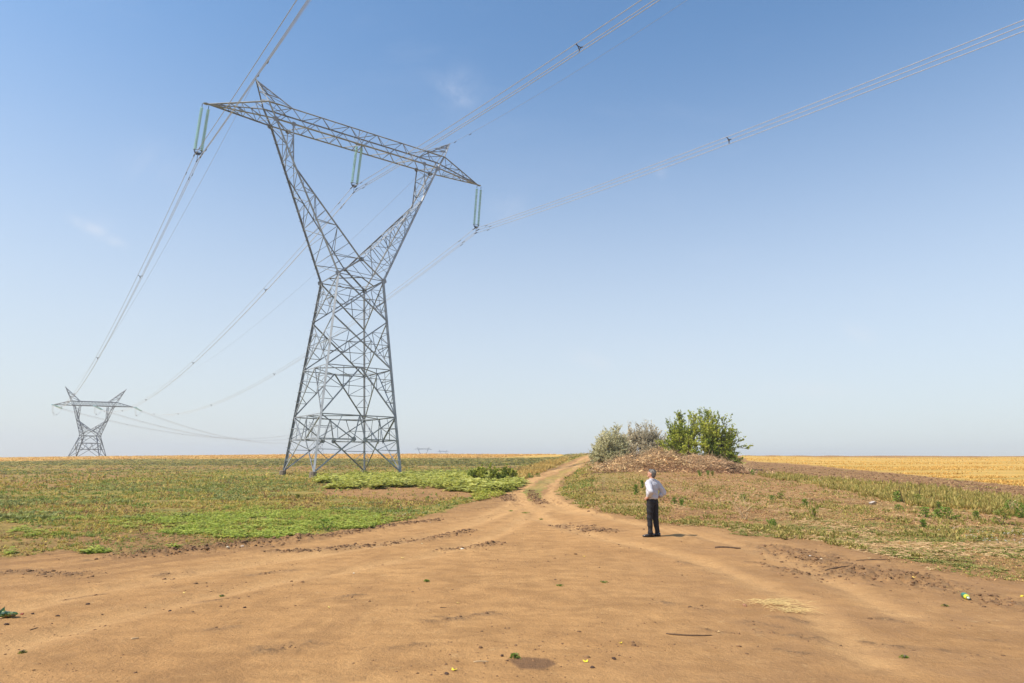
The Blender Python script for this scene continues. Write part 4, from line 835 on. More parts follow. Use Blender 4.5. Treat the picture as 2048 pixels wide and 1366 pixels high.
def gp(px, Y):
    d = ray(px, 915); x = d.x/d.y*Y; return Vector((x, Y, gz(x, Y)))
tree('green_tree', gp(1396, 62), 4.15, 3.2, 5.05, 240, 9, 17, .155, (.19, .25, .028), (.54, .54, .08), M['bark'], 'broad bright green tree with ragged shoots behind the brushwood heap', 'tree', 3, 9, .0, shoots=26, skew=(.25, 0), tw=1.15)
tree('grey_bush', gp(1222, 63), 2.0, 1.9, 3.35, 230, 9, 22, .11, (.44, .42, .22), (.80, .74, .47), M['greybark'], 'rounded grey green bush beside the crest of the road', 'bush', 5, 7, .0, tw=1.5)
tree('grey_bush', gp(1288, 68), 2.7, 2.2, 3.75, 230, 8, 20, .11, (.44, .38, .25), (.76, .67, .48), M['greybark'], 'dry brownish grey bush half hidden between the round bush and the green tree', 'bush', 9, 7, .0, tw=1.5)
tree('small_bush', gp(1188, 78), .7, .7, 1.0, 14, 6, 14, .10, (.18, .19, .08), (.34, .31, .14), M['greybark'], 'small grey shrub at the crest of the road', 'bush', 19, 3)
tree('dark_bush', at(972, 964), 1.75, 1.2, 1.05, 70, 7, 14, .15, (.24, .29, .04), (.50, .50, .09), M['bark'], 'dark green bush left of the rutted road, the larger of two', 'bush', 23, 5)
tree('dark_bush', at(1015, 962), .95, .8, .85, 40, 7, 14, .14, (.24, .29, .04), (.50, .50, .09), M['bark'], 'smaller dark green bush nearest the rutted road', 'bush', 29, 4)
# ------------------------------------------------------------------ brushwood heap
def brush():
    x0, x1, y0, y1 = 7.4, 19.4, 52.0, 60.5; root = empty('brushwood_heap', (13.5, 56, gz(13.5, 56)), label='long heap of cut dry brushwood and dead leaves below the trees', cat='brush heap'); o = Vector(root.location)
    X = np.array([7.0, 7.9, 9.3, 10.8, 12.2, 13.1, 14.2, 15.6, 17.4, 18.5, 19.4]); Hh = np.array([0, .4, .9, 1.15, 1.62, 1.55, 1.05, 1.1, 1.0, .45, 0])
    def top(x, y):
        v = (y-56.3)/3.6; return np.interp(x, X, Hh)*np.clip(1-v*v, 0, 1)**.6*(.45+1.05*fbm(x*1.1, y*1.1, 401, 4, .6))
    nx, ny = 90, 40; gx, gy = np.meshgrid(np.linspace(x0-.5, x1+.4, nx), np.linspace(y0, y1, ny), indexing='ij'); gzv = ground(gx, gy)+top(gx, gy)*(.86)+(fbm(gx*4, gy*4, 402, 3)-.5)*.25*(top(gx, gy) > .02)-.12
    V = np.stack([gx, gy, gzv], -1).reshape(-1, 3)-np.array(o); i, j = np.meshgrid(np.arange(nx-1), np.arange(ny-1), indexing='ij'); F = np.stack([i*ny+j, (i+1)*ny+j, (i+1)*ny+j+1, i*ny+j+1], -1).reshape(-1, 4)
    np_obj('heap_core', V, F, simple('leaf_bed', (.21, .115, .06), .95, 0, .4, 5, .03, .05), root)
    g = np.random.default_rng(8); n = 27000; x = g.uniform(x0-1.2, x1+1.2, n); y = 56.3+(g.beta(1.2, 1.6, n)*2.3-1.35)*3.6; k = (top(x, y) > .05) | (g.uniform(0, 1, n) < .38*np.clip(fbm(x*.8, y*.8, 77, 3)*2-.4, 0, 1)); x, y = x[k], y[k]; n = len(x)
    z = ground(x, y)+top(x, y)*.88+g.uniform(-.05, .26, n); c = np.stack([x, y, z], 1)-np.array(o)
    d = g.normal(0, 1, (n, 3)); d[:, 2] *= .55; d /= np.linalg.norm(d, axis=1)[:, None]; s = np.cross(d, g.normal(0, 1, (n, 3))); s /= np.linalg.norm(s, axis=1)[:, None]
    L_ = np.clip(g.lognormal(-1.85, .5, (n, 1)), .06, .6); W = L_*g.uniform(.06, .26, (n, 1)); V = np.stack([c-d*L_*.5, c+s*W*.5, c+d*L_*.5, c-s*W*.5], 1).reshape(-1, 3); F = np.arange(len(V)).reshape(-1, 4)
    redder = np.clip((x-13)/5, 0, 1)[:, None]; ca_ = np.array((.84, .54, .27))*(1-redder)+np.array((.68, .43, .25))*redder; T = np.clip(ca_*g.uniform(.2, 1.1, (n, 1))*np.clip(fbm(x*1.1, y*1.1+z*1.5, 78, 3)*3.4-.75, .22, 1.25)[:, None], .02, .9); T = np.repeat(np.concatenate([T, np.ones((n, 1))], 1)[:, None], 4, 1).reshape(-1, 4)
    np_obj('dead_leaves', V, F, M['dry'], root, attr={'tint': T}, kind='stuff')
    BV, BF = [], []
    for k in range(2600):
        x = g.uniform(x0-.3, x1); y = 56.3+g.uniform(-3.3, 2.4); t_ = float(top(x, y))
        if t_ < .05: continue
        c = Vector((x, y, gz(x, y)+t_*.9+g.uniform(0, .12)))-o; d = Vector((g.normal(), g.normal(), g.normal()*.45)).normalized(); L1 = g.uniform(.3, .9); q = c+d*L1; v, f = tube([c-d*L1*.3, c+Vector(g.normal(0, .04, 3)), q], [.014, .012, .005], 3); kk = len(BV); BV += v; BF += [tuple(i_+kk for i_ in u) for u in f]
    mesh_obj('twigs', BV, BF, M['twig'], root, kind='stuff')
    for k in range(26):
        x = g.uniform(x0+.4, x1-.6); y = 56.3+g.uniform(-3.0, -.2); c = Vector((x, y, gz(x, y)+float(top(x, y))*.9))-o; d = Vector((g.normal(), g.normal()*.5-.2, abs(g.normal())*.5)).normalized(); L1 = g.uniform(.8, 1.8)
        pts = [c-d*L1*.35, c, c+d*L1*.4+Vector(g.normal(0, .08, 3)), c+d*L1*.8+Vector(g.normal(0, .12, 3))]; v, f = tube(pts, [.035, .03, .02, .008], 5); mesh_obj('branch', v, f, M['twig'], root)
brush()
# ------------------------------------------------------------------ single weeds on the mound
def weed(px, py, h, w, kind, label, ta=(.07, .14, .02), tb=(.17, .24, .04), seed=0, cat='weed', group=None, name='weed_plant'):
    p = at(px, py); p.z = sz(p.x, p.y); root = empty(name, p, label=label, cat=cat, group=group); g = np.random.default_rng(seed+500)
    BV, BF = [], []; V, F = [], []
    for s in range(5 if kind == 'bush' else 3):
        a = g.uniform(0, 6.28); e = Vector((math.cos(a)*w*.3, math.sin(a)*w*.3, h*g.uniform(.6, .95))); v, f = tube([Vector((0, 0, -.02)), e*.5+Vector((0, 0, .02)), e], [.008, .006, .003], 3); k = len(BV); BV += v; BF += [tuple(i+k for i in q) for q in f]
    n = 150 if kind == 'bush' else 80
    for i in range(n):
        a = g.uniform(0, 6.28); t = g.uniform(.05, 1); r_ = w*.5*g.uniform(.1, 1)*(1.1-.5*t if kind == 'bush' else .5+.6*t); c = np.array([math.cos(a)*r_, math.sin(a)*r_, h*t]); 
        if kind == 'blade': d = np.array([math.cos(a)*.35, math.sin(a)*.35, 1.0]); ln = h*.5*g.uniform(.5, 1); wd = .012+.02*w
        else: d = np.array([math.cos(a), math.sin(a), g.uniform(-.2, .9)]); ln = .085*g.uniform(.6, 1.3)*(h/.4)**.6; wd = ln*.26
        d /= np.linalg.norm(d); s = np.cross(d, g.normal(0, 1, 3)); s /= np.linalg.norm(s); k = len(V); V += [c-d*ln*.5, c+s*wd, c+d*ln*.5, c-s*wd]; F.append((k, k+1, k+2, k+3))
    mesh_obj('stems', BV, BF, M['bark'], root)
    T = np.repeat(np.concatenate([tints(n, ta, tb), np.ones((n, 1))], 1)[:, None], 4, 1).reshape(-1, 4); np_obj('leaves', np.array(V), np.array(F), M['leaf'], root, attr={'tint': T}); return root
Y1, Y2 = (.16, .19, .03), (.30, .30, .06)
WD = [
 (1400, 952, .38, .35, 'blade', 'upright green grass tuft, leftmost of three below the brushwood heap', None), (1416, 951, .36, .3, 'blade', 'upright green grass tuft in the middle of three below the brushwood heap', None),
 (1425, 952, .36, .25, 'blade', 'narrow yellow green tuft, rightmost of three below the brushwood heap', 1), (1480, 944, .42, .5, 'bush', 'olive tuft nearest the right end of the brushwood heap', 1), (1505, 950, .4, .55, 'blade', 'wide bright green tuft below the start of the ploughed strip', None),
 (1487, 1002, .26, .45, 'bush', 'low dark green weed left of a pair on the bare mound', None), (1545, 1001, .2, .3, 'bush', 'small green weed, left of a close pair on the bare mound', None), (1562, 998, .28, .4, 'bush', 'yellow green weed, right of a close pair on the bare mound', 1),
 (1610, 1013, .28, .35, 'bush', 'small leafy green weed halfway across the right mound', None), (1628, 1034, .34, .35, 'blade', 'yellow green weed standing above the right verge', 1), (1546, 1052, .2, .4, 'blade', 'spreading green tuft at the left end of the right verge', None),
 (1795, 1004, .46, .4, 'bush', 'upright dark green weed with a bare stalk leaning over it', None), (1838, 1009, .40, .5, 'bush', 'bushy yellow green weed right of the upright dark one', 1), (1797, 1020, .2, .35, 'bush', 'low olive weed under the upright dark one', None),
 (1878, 1018, .26, .25, 'bush', 'small round weed alone on the pinkish soil', None), (1851, 1036, .34, .45, 'bush', 'dark green weed at the left of the clump on the orange stones', None), (1875, 1038, .30, .3, 'bush', 'middle green weed of the clump on the orange stones', None),
 (1896, 1039, .38, .5, 'bush', 'largest dark green weed of the clump on the orange stones', None), (1914, 1040, .14, .3, 'bush', 'flat green weed at the right of the clump on the orange stones', None), (1847, 1055, .24, .22, 'bush', 'small green weed below the clump on the orange stones', None),
 (1953, 1038, .24, .25, 'bush', 'small green weed between the stone clump and the tall right weeds', None), (2004, 1050, .5, .7, 'bush', 'tall loose yellow green weed near the right edge', 1), (2022, 1024, .42, .6, 'bush', 'dark green weed behind the tall loose one near the right edge', None), (2044, 1036, .5, .4, 'bush', 'dark weed cut by the right edge of the view', None),
 (1272, 990, .45, .28, 'bush', 'green weed just left of the man at elbow height', None), (1285, 976, .4, .22, 'bush', 'narrow green weed rising left of the man at shoulder height', None), (1363, 1012, .26, .22, 'blade', 'small bright green tuft to the right of the man', None), (1348, 1008, .24, .28, 'bush', 'dull green weed right beside the man', None),
 (83, 1002, .22, .6, 'bush', 'isolated dark green cushion weed far left in the field', None), (652, 1063, .34, .7, 'bush', 'darker bushy weed at the right of the bright weed patch', None), (1060, 956, .4, .55, 'bush', 'dark tuft left of a pair beside the rutted road', None), (1076, 953, .3, .5, 'bush', 'dark tuft right of a pair beside the rutted road', None),
 (595, 1000, .3, .35, 'bush', 'yellow green weed on the bare soil in front of the pylon', 1), (855, 1000, .2, .3, 'bush', 'little weed on the bare patch in front of the pylon', None),
 (1030, 1316, .055, .17, 'bush', 'small fresh green sprout beside the damp spot in the foreground', None), (853, 1163, .05, .16, 'bush', 'tiny green sprout, farthest left on the open sand', None), (1120, 1172, .03, .2, 'blade', 'flat green grass sprig, left of a pair on the sand', None),
 (1208, 1165, .03, .2, 'blade', 'flat green grass sprig, right of a pair on the sand', None), (1890, 1211, .035, .16, 'bush', 'small green rosette left of the plastic bottle', 1), (1808, 1314, .03, .15, 'bush', 'dull green sprig in the right foreground', None), (444, 1189, .03, .14, 'bush', 'tiny green sprig on the sand at left', None), (45, 1307, .03, .13, 'bush', 'faint green sprig in the left foreground', 1),
 (1348, 1045, .05, .3, 'blade', 'low tuft on the track edge to the right of the man', None), (1050, 1028, .05, .5, 'blade', 'grass patch in the fork of the track', None), (1022, 1024, .05, .35, 'blade', 'smaller grass patch at the left of the track fork', None), (1082, 1038, .04, .25, 'blade', 'smallest grass patch at the right of the track fork', None)]
for i, (px, py, h, w, kd, lab, yel) in enumerate(WD):
    kw = dict(ta=Y1, tb=Y2) if yel else dict(ta=(.12, .20, .03), tb=(.27, .36, .06))
    if h < .07: h *= .8; w *= .7
    weed(px, py, h, w, kd, lab, seed=i, **kw)
# dry twiggy shrub and stalks
def twigbush(px, py, h, w, n, label, mat, seed, name='dead_shrub'):
    p = at(px, py); p.z = sz(p.x, p.y); root = empty(name, p, label=label, cat='dead shrub'); g = np.random.default_rng(seed)
    for k in range(n):
        a = g.uniform(0, 6.28); e = Vector((math.cos(a)*w*g.uniform(.3, 1), math.sin(a)*w*g.uniform(.3, 1)*.6, h*g.uniform(.3, 1))); s0 = Vector((g.normal()*.05, g.normal()*.05, -.02)); m_ = (s0+e)/2+Vector((0, 0, .1*h))+Vector(g.normal(0, .04, 3)); v, f = tube([s0, m_, e], [.011, .008, .003], 4)
        for q in range(2):
            st = lerp(m_, e, g.uniform(0, .7)); e2 = st+Vector((g.normal()*.16, g.normal()*.16, abs(g.normal())*.18))*(h/.6); v2, f2 = tube([st, e2], [.005, .002], 3); kk = len(v); v += v2; f += [tuple(i+kk for i in u) for u in f2]
        mesh_obj('stalk', v, f, mat, root)
twigbush(1487, 1040, .75, .5, 15, 'pale dead twiggy shrub on the verge right of the man', M['twig'], 61)
twigbush(1205, 975, .7, .35, 7, 'thin pale dead twigs left of the man beyond the track', M['twig'], 62)
twigbush(1806, 1006, .95, .3, 3, 'bare dark stalk leaning above the upright weed at right', M['darkstick'], 63)
twigbush(1840, 1000, 1.0, .12, 2, 'tall bare stalk above the bushy yellow green weed', M['darkstick'], 64)
twigbush(2030, 1030, 1.0, .25, 3, 'long straw coloured stalk near the right edge', M['twig'], 65)
# ------------------------------------------------------------------ litter on the sand
def stick(px0, py0, px1, py1, r, bend, label, mat, name='stick', lift=.5):
    a, b = at(px0, py0), at(px1, py1); a.z, b.z = sz(a.x, a.y)+r*lift, sz(b.x, b.y)+r*lift; m_ = (a+b)/2; d = b-a; nrm = Vector((-d.y, d.x, 0)).normalized()
    pts = []
    for t in np.linspace(0, 1, 7):
        q = lerp(a, b, t)+nrm*bend*4*t*(1-t); q.z = max(q.z, sz(q.x, q.y)+r*lift); pts.append(q-a)
    v, f = tube(pts, [r*.7, r, r*.95, r*.9, r*.8, r*.7, r*.35], 6); o = mesh_obj(name, v, f, mat, smooth=True, label=label, cat='stick'); o.location = a
stick(1430, 1097, 1482, 1099, .028, .03, 'thick dark stick lying right of the man on the sand', M['darkstick'])
stick(1332, 1266, 1424, 1268, .011, -.05, 'long thin dark curved twig in the middle foreground', M['darkstick'])
stick(1712, 1122, 1780, 1121, .012, .05, 'straight brown twig at the edge of the right verge', M['darkstick'])
stick(1725, 1041, 1790, 1040, .02, .15, 'long brown branch lying on the right mound', M['darkstick'])
stick(60, 1261, 76, 1256, .007, .0, 'short twig in the left foreground near the dark wrapper', M['darkstick'])
stick(262, 1279, 278, 1277, .011, .0, 'short brown wood chip on the sand at left', M['twig'])
stick(947, 1325, 977, 1324, .009, .01, 'pale split stick left of the fresh sprout', M['twig'])
stick(880, 1215, 893, 1215, .007, 0, 'short dark twig in the centre foreground', M['darkstick'])
stick(1650, 1141, 1700, 1136, .014, .04, 'broken brown twig in the churned soil at right', M['darkstick'])
def stone(px, py, s, rgb, label, seed, flat=.6, name='stone', cat='stone', sink=.3):
    p = at(px, py); V, F = rock_t(seed, flat); V = V*s; key = 'stone%s' % (rgb,)
    if key not in M: M[key] = simple('stone_surface', rgb, .9, 0, .3, 20, .003)
    o = mesh_obj(name, V, [tuple(f) for f in F], M[key], label=label, cat=cat); o.location = (p.x, p.y, sz(p.x, p.y)+s*flat*sink); o.rotation_euler = (0, 0, seed)
DK = (.07, .04, .028)
for px, py, s, lab in ((176, 1209, .035, 'dark clod, highest of the row on the sand at left'), (65, 1229, .026, 'dark clod nearest the dark wrapper at the left edge'), (115, 1232, .030, 'dark pointed clod right of the one beside the wrapper'), (12, 1249, .035, 'flat dark clod just below the dark wrapper'),
                       (340, 1221, .027, 'single dark clod on the open sand left of centre'), (489, 1215, .030, 'dark clod farthest right on the open sand'), (205, 1226, .016, 'tiny dark crumb between the clods at left'), (1228, 1319, .030, 'dark bark lump right of the damp spot'), (893, 1348, .025, 'dark lump at the bottom centre of the view'), (1004, 1313, .028, 'dark flake just left of the fresh sprout'),
                       (1185, 1336, .03, 'dark crumbly lump at the bottom right of the damp spot')):
    stone(px, py, s, DK, lab, px)
stone(1745, 1010, .17, (.42, .36, .31), 'pale rock on the right mound', 5, .7, sink=.5)
stone(1745+148, 1037, .10, (.45, .24, .10), 'orange stone between the weeds on the right mound', 15, .6, sink=.4)
stone(1490, 1211, .045, (.33, .17, .10), 'reddish brown clod left of the straw wisp', 6, .6)
stone(1729, 1153, .05, (.50, .34, .20), 'tan lump in the churned soil at right', 9, .6)
stone(1618, 1113, .055, (.75, .73, .68), 'white scrap in the churned soil at right', 12, .35, 'scrap', 'litter')
stone(1643, 1121, .045, (.62, .50, .34), 'cream chip beside the white scrap', 22, .5, 'scrap', 'litter')
stone(455, 1100, .05, (.55, .46, .32), 'pale chip on the dark ridge below the weed patch', 32, .5)
stone(484, 1097, .055, (.40, .31, .24), 'grey pink stone at the end of the dark ridge', 33, .6)
stone(1023, 962, .16, (.70, .68, .66), 'white scrap in the weeds by the rutted road', 36, .5, 'scrap', 'litter')
stone(924, 1097, .06, (.68, .60, .48), 'white chip on the rut in the middle of the sand', 37, .3, 'scrap', 'litter')
def fallen_leaf(px, py, s, rgb, label, seed, name='fallen_leaf'):
    p = at(px, py); g = np.random.default_rng(seed); V, F = [], []
    for j in range(3):
        a = g.uniform(0, 6.28)+j*2; o_ = np.array([math.cos(a), math.sin(a), 0])*s*.3; d = np.array([math.cos(a), math.sin(a), .35]); q = np.array([-math.sin(a), math.cos(a), .1]); k = len(V)
        V += [o_-d*s*.4+[0, 0, s*.15], o_+q*s*.35, o_+d*s*.6+[0, 0, s*.2], o_-q*s*.35+[0, 0, s*.1], o_+[0, 0, s*.18]]; F += [(k, k+1, k+4), (k+1, k+2, k+4), (k+2, k+3, k+4), (k+3, k, k+4)]
    key = 'leaf%s' % (rgb,)
    if key not in M: M[key] = simple('dry_yellow_leaf', rgb, .7, 0, .2, 30)
    o = mesh_obj(name, V, F, M[key], label=label, cat='leaf'); o.location = (p.x, p.y, sz(p.x, p.y)+.004); o.rotation_euler = (0, 0, seed*1.3)
YL = (.68, .50, .14); YB = (.75, .58, .04)
for px, py, s, c, lab in ((659, 1216, .045, YL, 'pale yellow leaf on the open sand left of centre'), (367, 1187, .035, YL, 'pale yellow leaf at left above the dark clods'), (805, 1115, .05, YL, 'yellow leaf near the rut in the middle distance'), (706, 1146, .04, (.72, .66, .5), 'cream scrap of leaf left of centre'),
                          (916, 1206, .03, YL, 'small yellow leaf in the centre foreground'), (1242, 1288, .03, YB, 'bright yellow flower head in the right centre foreground'), (1172, 1325, .045, YB, 'bright yellow leaf right of the damp spot'), (907, 1341, .042, YB, 'curled yellow leaf at the bottom left of the damp spot'),
                          (1828, 1164, .055, (.70, .46, .10), 'orange yellow leaf in the churned soil at right'), (1840, 1158, .035, YL, 'small yellow leaf just above the orange one at right'), (1893, 1178, .035, YL, 'pale leaf a little above the plastic bottle'), (2042, 1194, .05, YB, 'yellow leaf at the right edge'), (1436, 1262, .035, (.66, .44, .2), 'tan leaf at the end of the long curved twig'),
                          (1168, 1113, .035, YB, 'small yellow leaf far out on the sand'), (845, 1088, .05, (.7, .6, .35), 'straw coloured leaf on the rut left of centre'), (1738, 1118, .04, (.7, .52, .25), 'straw coloured leaf in the churned soil'), (1919, 1188, .03, YL, 'pale chip touching the end of the bottle')):
    fallen_leaf(px, py, s, c, lab, int(px))
# straw wisp
def wisp(px, py, w, label, n=90, seed=3):
    p = at(px, py); p.z = sz(p.x, p.y); root = empty('straw_wisp', p, label=label, cat='straw'); g = np.random.default_rng(seed); BV, BF = [], []
    for k in range(n):
        c = Vector((g.normal()*w*.45, g.normal()*w*.25, .01+abs(g.normal())*.02)); a = g.normal()*.6; d = Vector((math.cos(a), -.3+math.sin(a)*.5, g.normal()*.15))*g.uniform(.08, .28); v, f = tube([c-d*.5, c+Vector((0, 0, .02)), c+d*.5], [.002, .003, .0015], 3); kk = len(BV); BV += v; BF += [tuple(i+kk for i in u) for u in f]
    mesh_obj('straws', BV, BF, simple('straw', (.58, .42, .18), .8, 0, .2, 8), root)
wisp(1555, 1210, .42, 'wisp of pale straw on the sand in the right foreground')
wisp(1590, 1222, .3, 'darker tangle of straw below the pale wisp', 50, 5)
# green and yellow bottle
def bottle():
    p = at(1933, 1199); p.z = sz(p.x, p.y); a = at(1921, 1189); b = at(1950, 1208); d = (b-a); d.z = 0; ang = math.atan2(d.y, d.x); Lb = .27
    root = empty('plastic_bottle', p, ang, label='crushed green plastic bottle with a yellow shoulder lying in the dirt at right', cat='bottle')
    g = np.random.default_rng(4)
    def lathe(prof, mat, name, crush=0, par=root, sm=True):
        V, F = [], []; n = 18
        for (u, r_) in prof:
            for k in range(n):
                t = k*2*math.pi/n; rr_ = r_*(1+crush*g.normal()*.5-crush*1.2*max(0, math.sin(t*1+u*22))); V.append((u, math.cos(t)*rr_, .042+math.sin(t)*rr_*.9))
        for j in range(len(prof)-1):
            for k in range(n): F.append((j*n+k, j*n+(k+1) % n, (j+1)*n+(k+1) % n, (j+1)*n+k))
        F += [tuple(reversed(range(n))), tuple(range((len(prof)-1)*n, len(prof)*n))]; return mesh_obj(name, V, F, mat, par, smooth=sm)
    gm = simple('green_film', (.02, .17, .10), .3, 0, .15, 20, 0, .5); ym = simple('yellow_film', (.62, .62, .04), .35, 0, .2, 20, 0, .5); cm, nt, bb = new_mat('clear_green_plastic'); bb.inputs['Base Color'].default_value = (.35, .50, .25, 1); bb.inputs['Transmission Weight'].default_value = .6; bb.inputs['Roughness'].default_value = .15
    lathe([(-.145, .02), (-.14, .036), (-.125, .041)], cm, 'base', .03); lathe([(-.125, .043), (-.10, .046), (-.06, .045), (-.02, .046), (.02, .045)], gm, 'body_label', .06); lathe([(.02, .0455), (.045, .042), (.07, .034), (.085, .026)], ym, 'shoulder', .05); lathe([(.085, .024), (.10, .017), (.118, .0145)], cm, 'neck', .02)
    lathe([(.116, .018), (.118, .019), (.134, .019), (.136, .017)], simple('pale_cap', (.55, .60, .55), .4), 'cap', 0)
bottle()
def wrapper():
    p = at(14, 1236); p.z = sz(p.x, p.y); root = empty('crumpled_wrapper', p, .08, label='crumpled dark green and red wrapper cut by the left edge', cat='litter'); g = np.random.default_rng(14); nx, ny = 16, 9; V, F = [], []
    for i in range(nx):
        for j in range(ny):
            u = i/(nx-1); v = j/(ny-1)*2*math.pi*8/9; r_ = .05*(math.sin(math.pi*min(1, u*1.15+.02))**.5 if u < .87 else .25)*(1+g.normal()*.22); V.append(((u-.55)*.42, math.cos(v)*r_*1.2, .045+math.sin(v)*r_*.8))
    for i in range(nx-1):
        for j in range(ny): F.append((i*ny+j, i*ny+(j+1) % ny, (i+1)*ny+(j+1) % ny, (i+1)*ny+j))
    m, nt, b = new_mat('printed_foil'); N = nt.nodes.new; tc = N('ShaderNodeTexCoord'); nz = N('ShaderNodeTexNoise'); nz.inputs['Scale'].default_value = 9; nt.links.new(tc.outputs['Object'], nz.inputs[0]); cr = N('ShaderNodeValToRGB'); e = cr.color_ramp.elements; e[0].position = .40; e[0].color = (.02, .05, .02, 1); e[1].position = .52; e[1].color = (.03, .09, .02, 1)
    for pos, c in ((.57, (.22, .20, .03, 1)), (.60, (.03, .07, .03, 1)), (.66, (.35, .05, .02, 1))): q = e.new(pos); q.color = c
    nt.links.new(nz.outputs[0], cr.inputs[0]); nt.links.new(cr.outputs[0], b.inputs['Base Color']); b.inputs['Roughness'].default_value = .35
    mesh_obj('foil', V, F, m, root); v = [(-.12, .03, .07), (-.10, -.02, .08), (-.06, .02, .13), (-.03, .0, .07)]; mesh_obj('torn_flap', v, [(0, 1, 2), (1, 3, 2)], m, root)
wrapper()
# ------------------------------------------------------------------ the man
def ell_loft(rings, n=16):
    """rings: (centre, rx, ry, axis_x, axis_y)"""
    V, F = [], []
    for c, rx_, ry_, ax, ay in rings:
        for k in range(n): t = k*2*math.pi/n; V.append(Vector(c)+Vector(ax)*math.cos(t)*rx_+Vector(ay)*math.sin(t)*ry_)
    for j in range(len(rings)-1):
        for k in range(n): F.append((j*n+k, j*n+(k+1) % n, (j+1)*n+(k+1) % n, (j+1)*n+k))
    F += [tuple(reversed(range(n))), tuple(range((len(rings)-1)*n, len(rings)*n))]; return V, F
X_, Y_ = (1, 0, 0), (0, 1, 0)
def hring(z, rx_, ry_, cx=0, cy=0): return ((cx, cy, z), rx_, ry_, X_, Y_)
def limb(pts, rs, n=12): return tube([Vector(p) for p in pts], rs, n)
def ellipsoid(c, r, n=16, m_=10):
    V, F = [], []
    for i in range(1, m_):
        ph = math.pi*i/m_
        for k in range(n): t = 2*math.pi*k/n; V.append(Vector((c[0]+r[0]*math.sin(ph)*math.cos(t), c[1]+r[1]*math.sin(ph)*math.sin(t), c[2]-r[2]*math.cos(ph))))
    for j in range(m_-2):
        for k in range(n): F.append((j*n+k, j*n+(k+1) % n, (j+1)*n+(k+1) % n, (j+1)*n+k))
    F += [tuple(reversed(range(n))), tuple(range((m_-2)*n, (m_-1)*n))]; return V, F
def blend(name, parts, mat, root, voxel=.008, smooth=3, wrinkle=0, wf=9, xf=None):
    V, F = [], []
    for v, f in parts: k = len(V); V += [Vector(q) for q in v]; F += [tuple(i+k for i in g) for g in f]
    o = mesh_obj(name, V, F, mat); md = o.modifiers.new('r', 'REMESH'); md.mode = 'VOXEL'; md.voxel_size = voxel
    if smooth: ms = o.modifiers.new('s', 'SMOOTH'); ms.iterations = smooth; ms.factor = .6
    dg = bpy.context.evaluated_depsgraph_get(); me = bpy.data.meshes.new_from_object(o.evaluated_get(dg)); o.modifiers.clear(); o.data = me
    if not me.materials: me.materials.append(mat)
    n = len(me.vertices); co = np.zeros(n*3, np.float32); me.vertices.foreach_get('co', co); co = co.reshape(-1, 3)
    if wrinkle:
        no = np.zeros(n*3, np.float32); me.vertices.foreach_get('normal', no); no = no.reshape(-1, 3)
        w = np.abs(fbm(co[:, 0]*wf+co[:, 2]*wf*.8, co[:, 1]*wf-co[:, 2]*wf*1.3, 77, 3)-.5)*2; co += no*(wrinkle*(.35-w))[:, None]; me.vertices.foreach_set('co', co.ravel())
    me.polygons.foreach_set('use_smooth', [True]*len(me.polygons)); me.update(); o.parent = root; return o
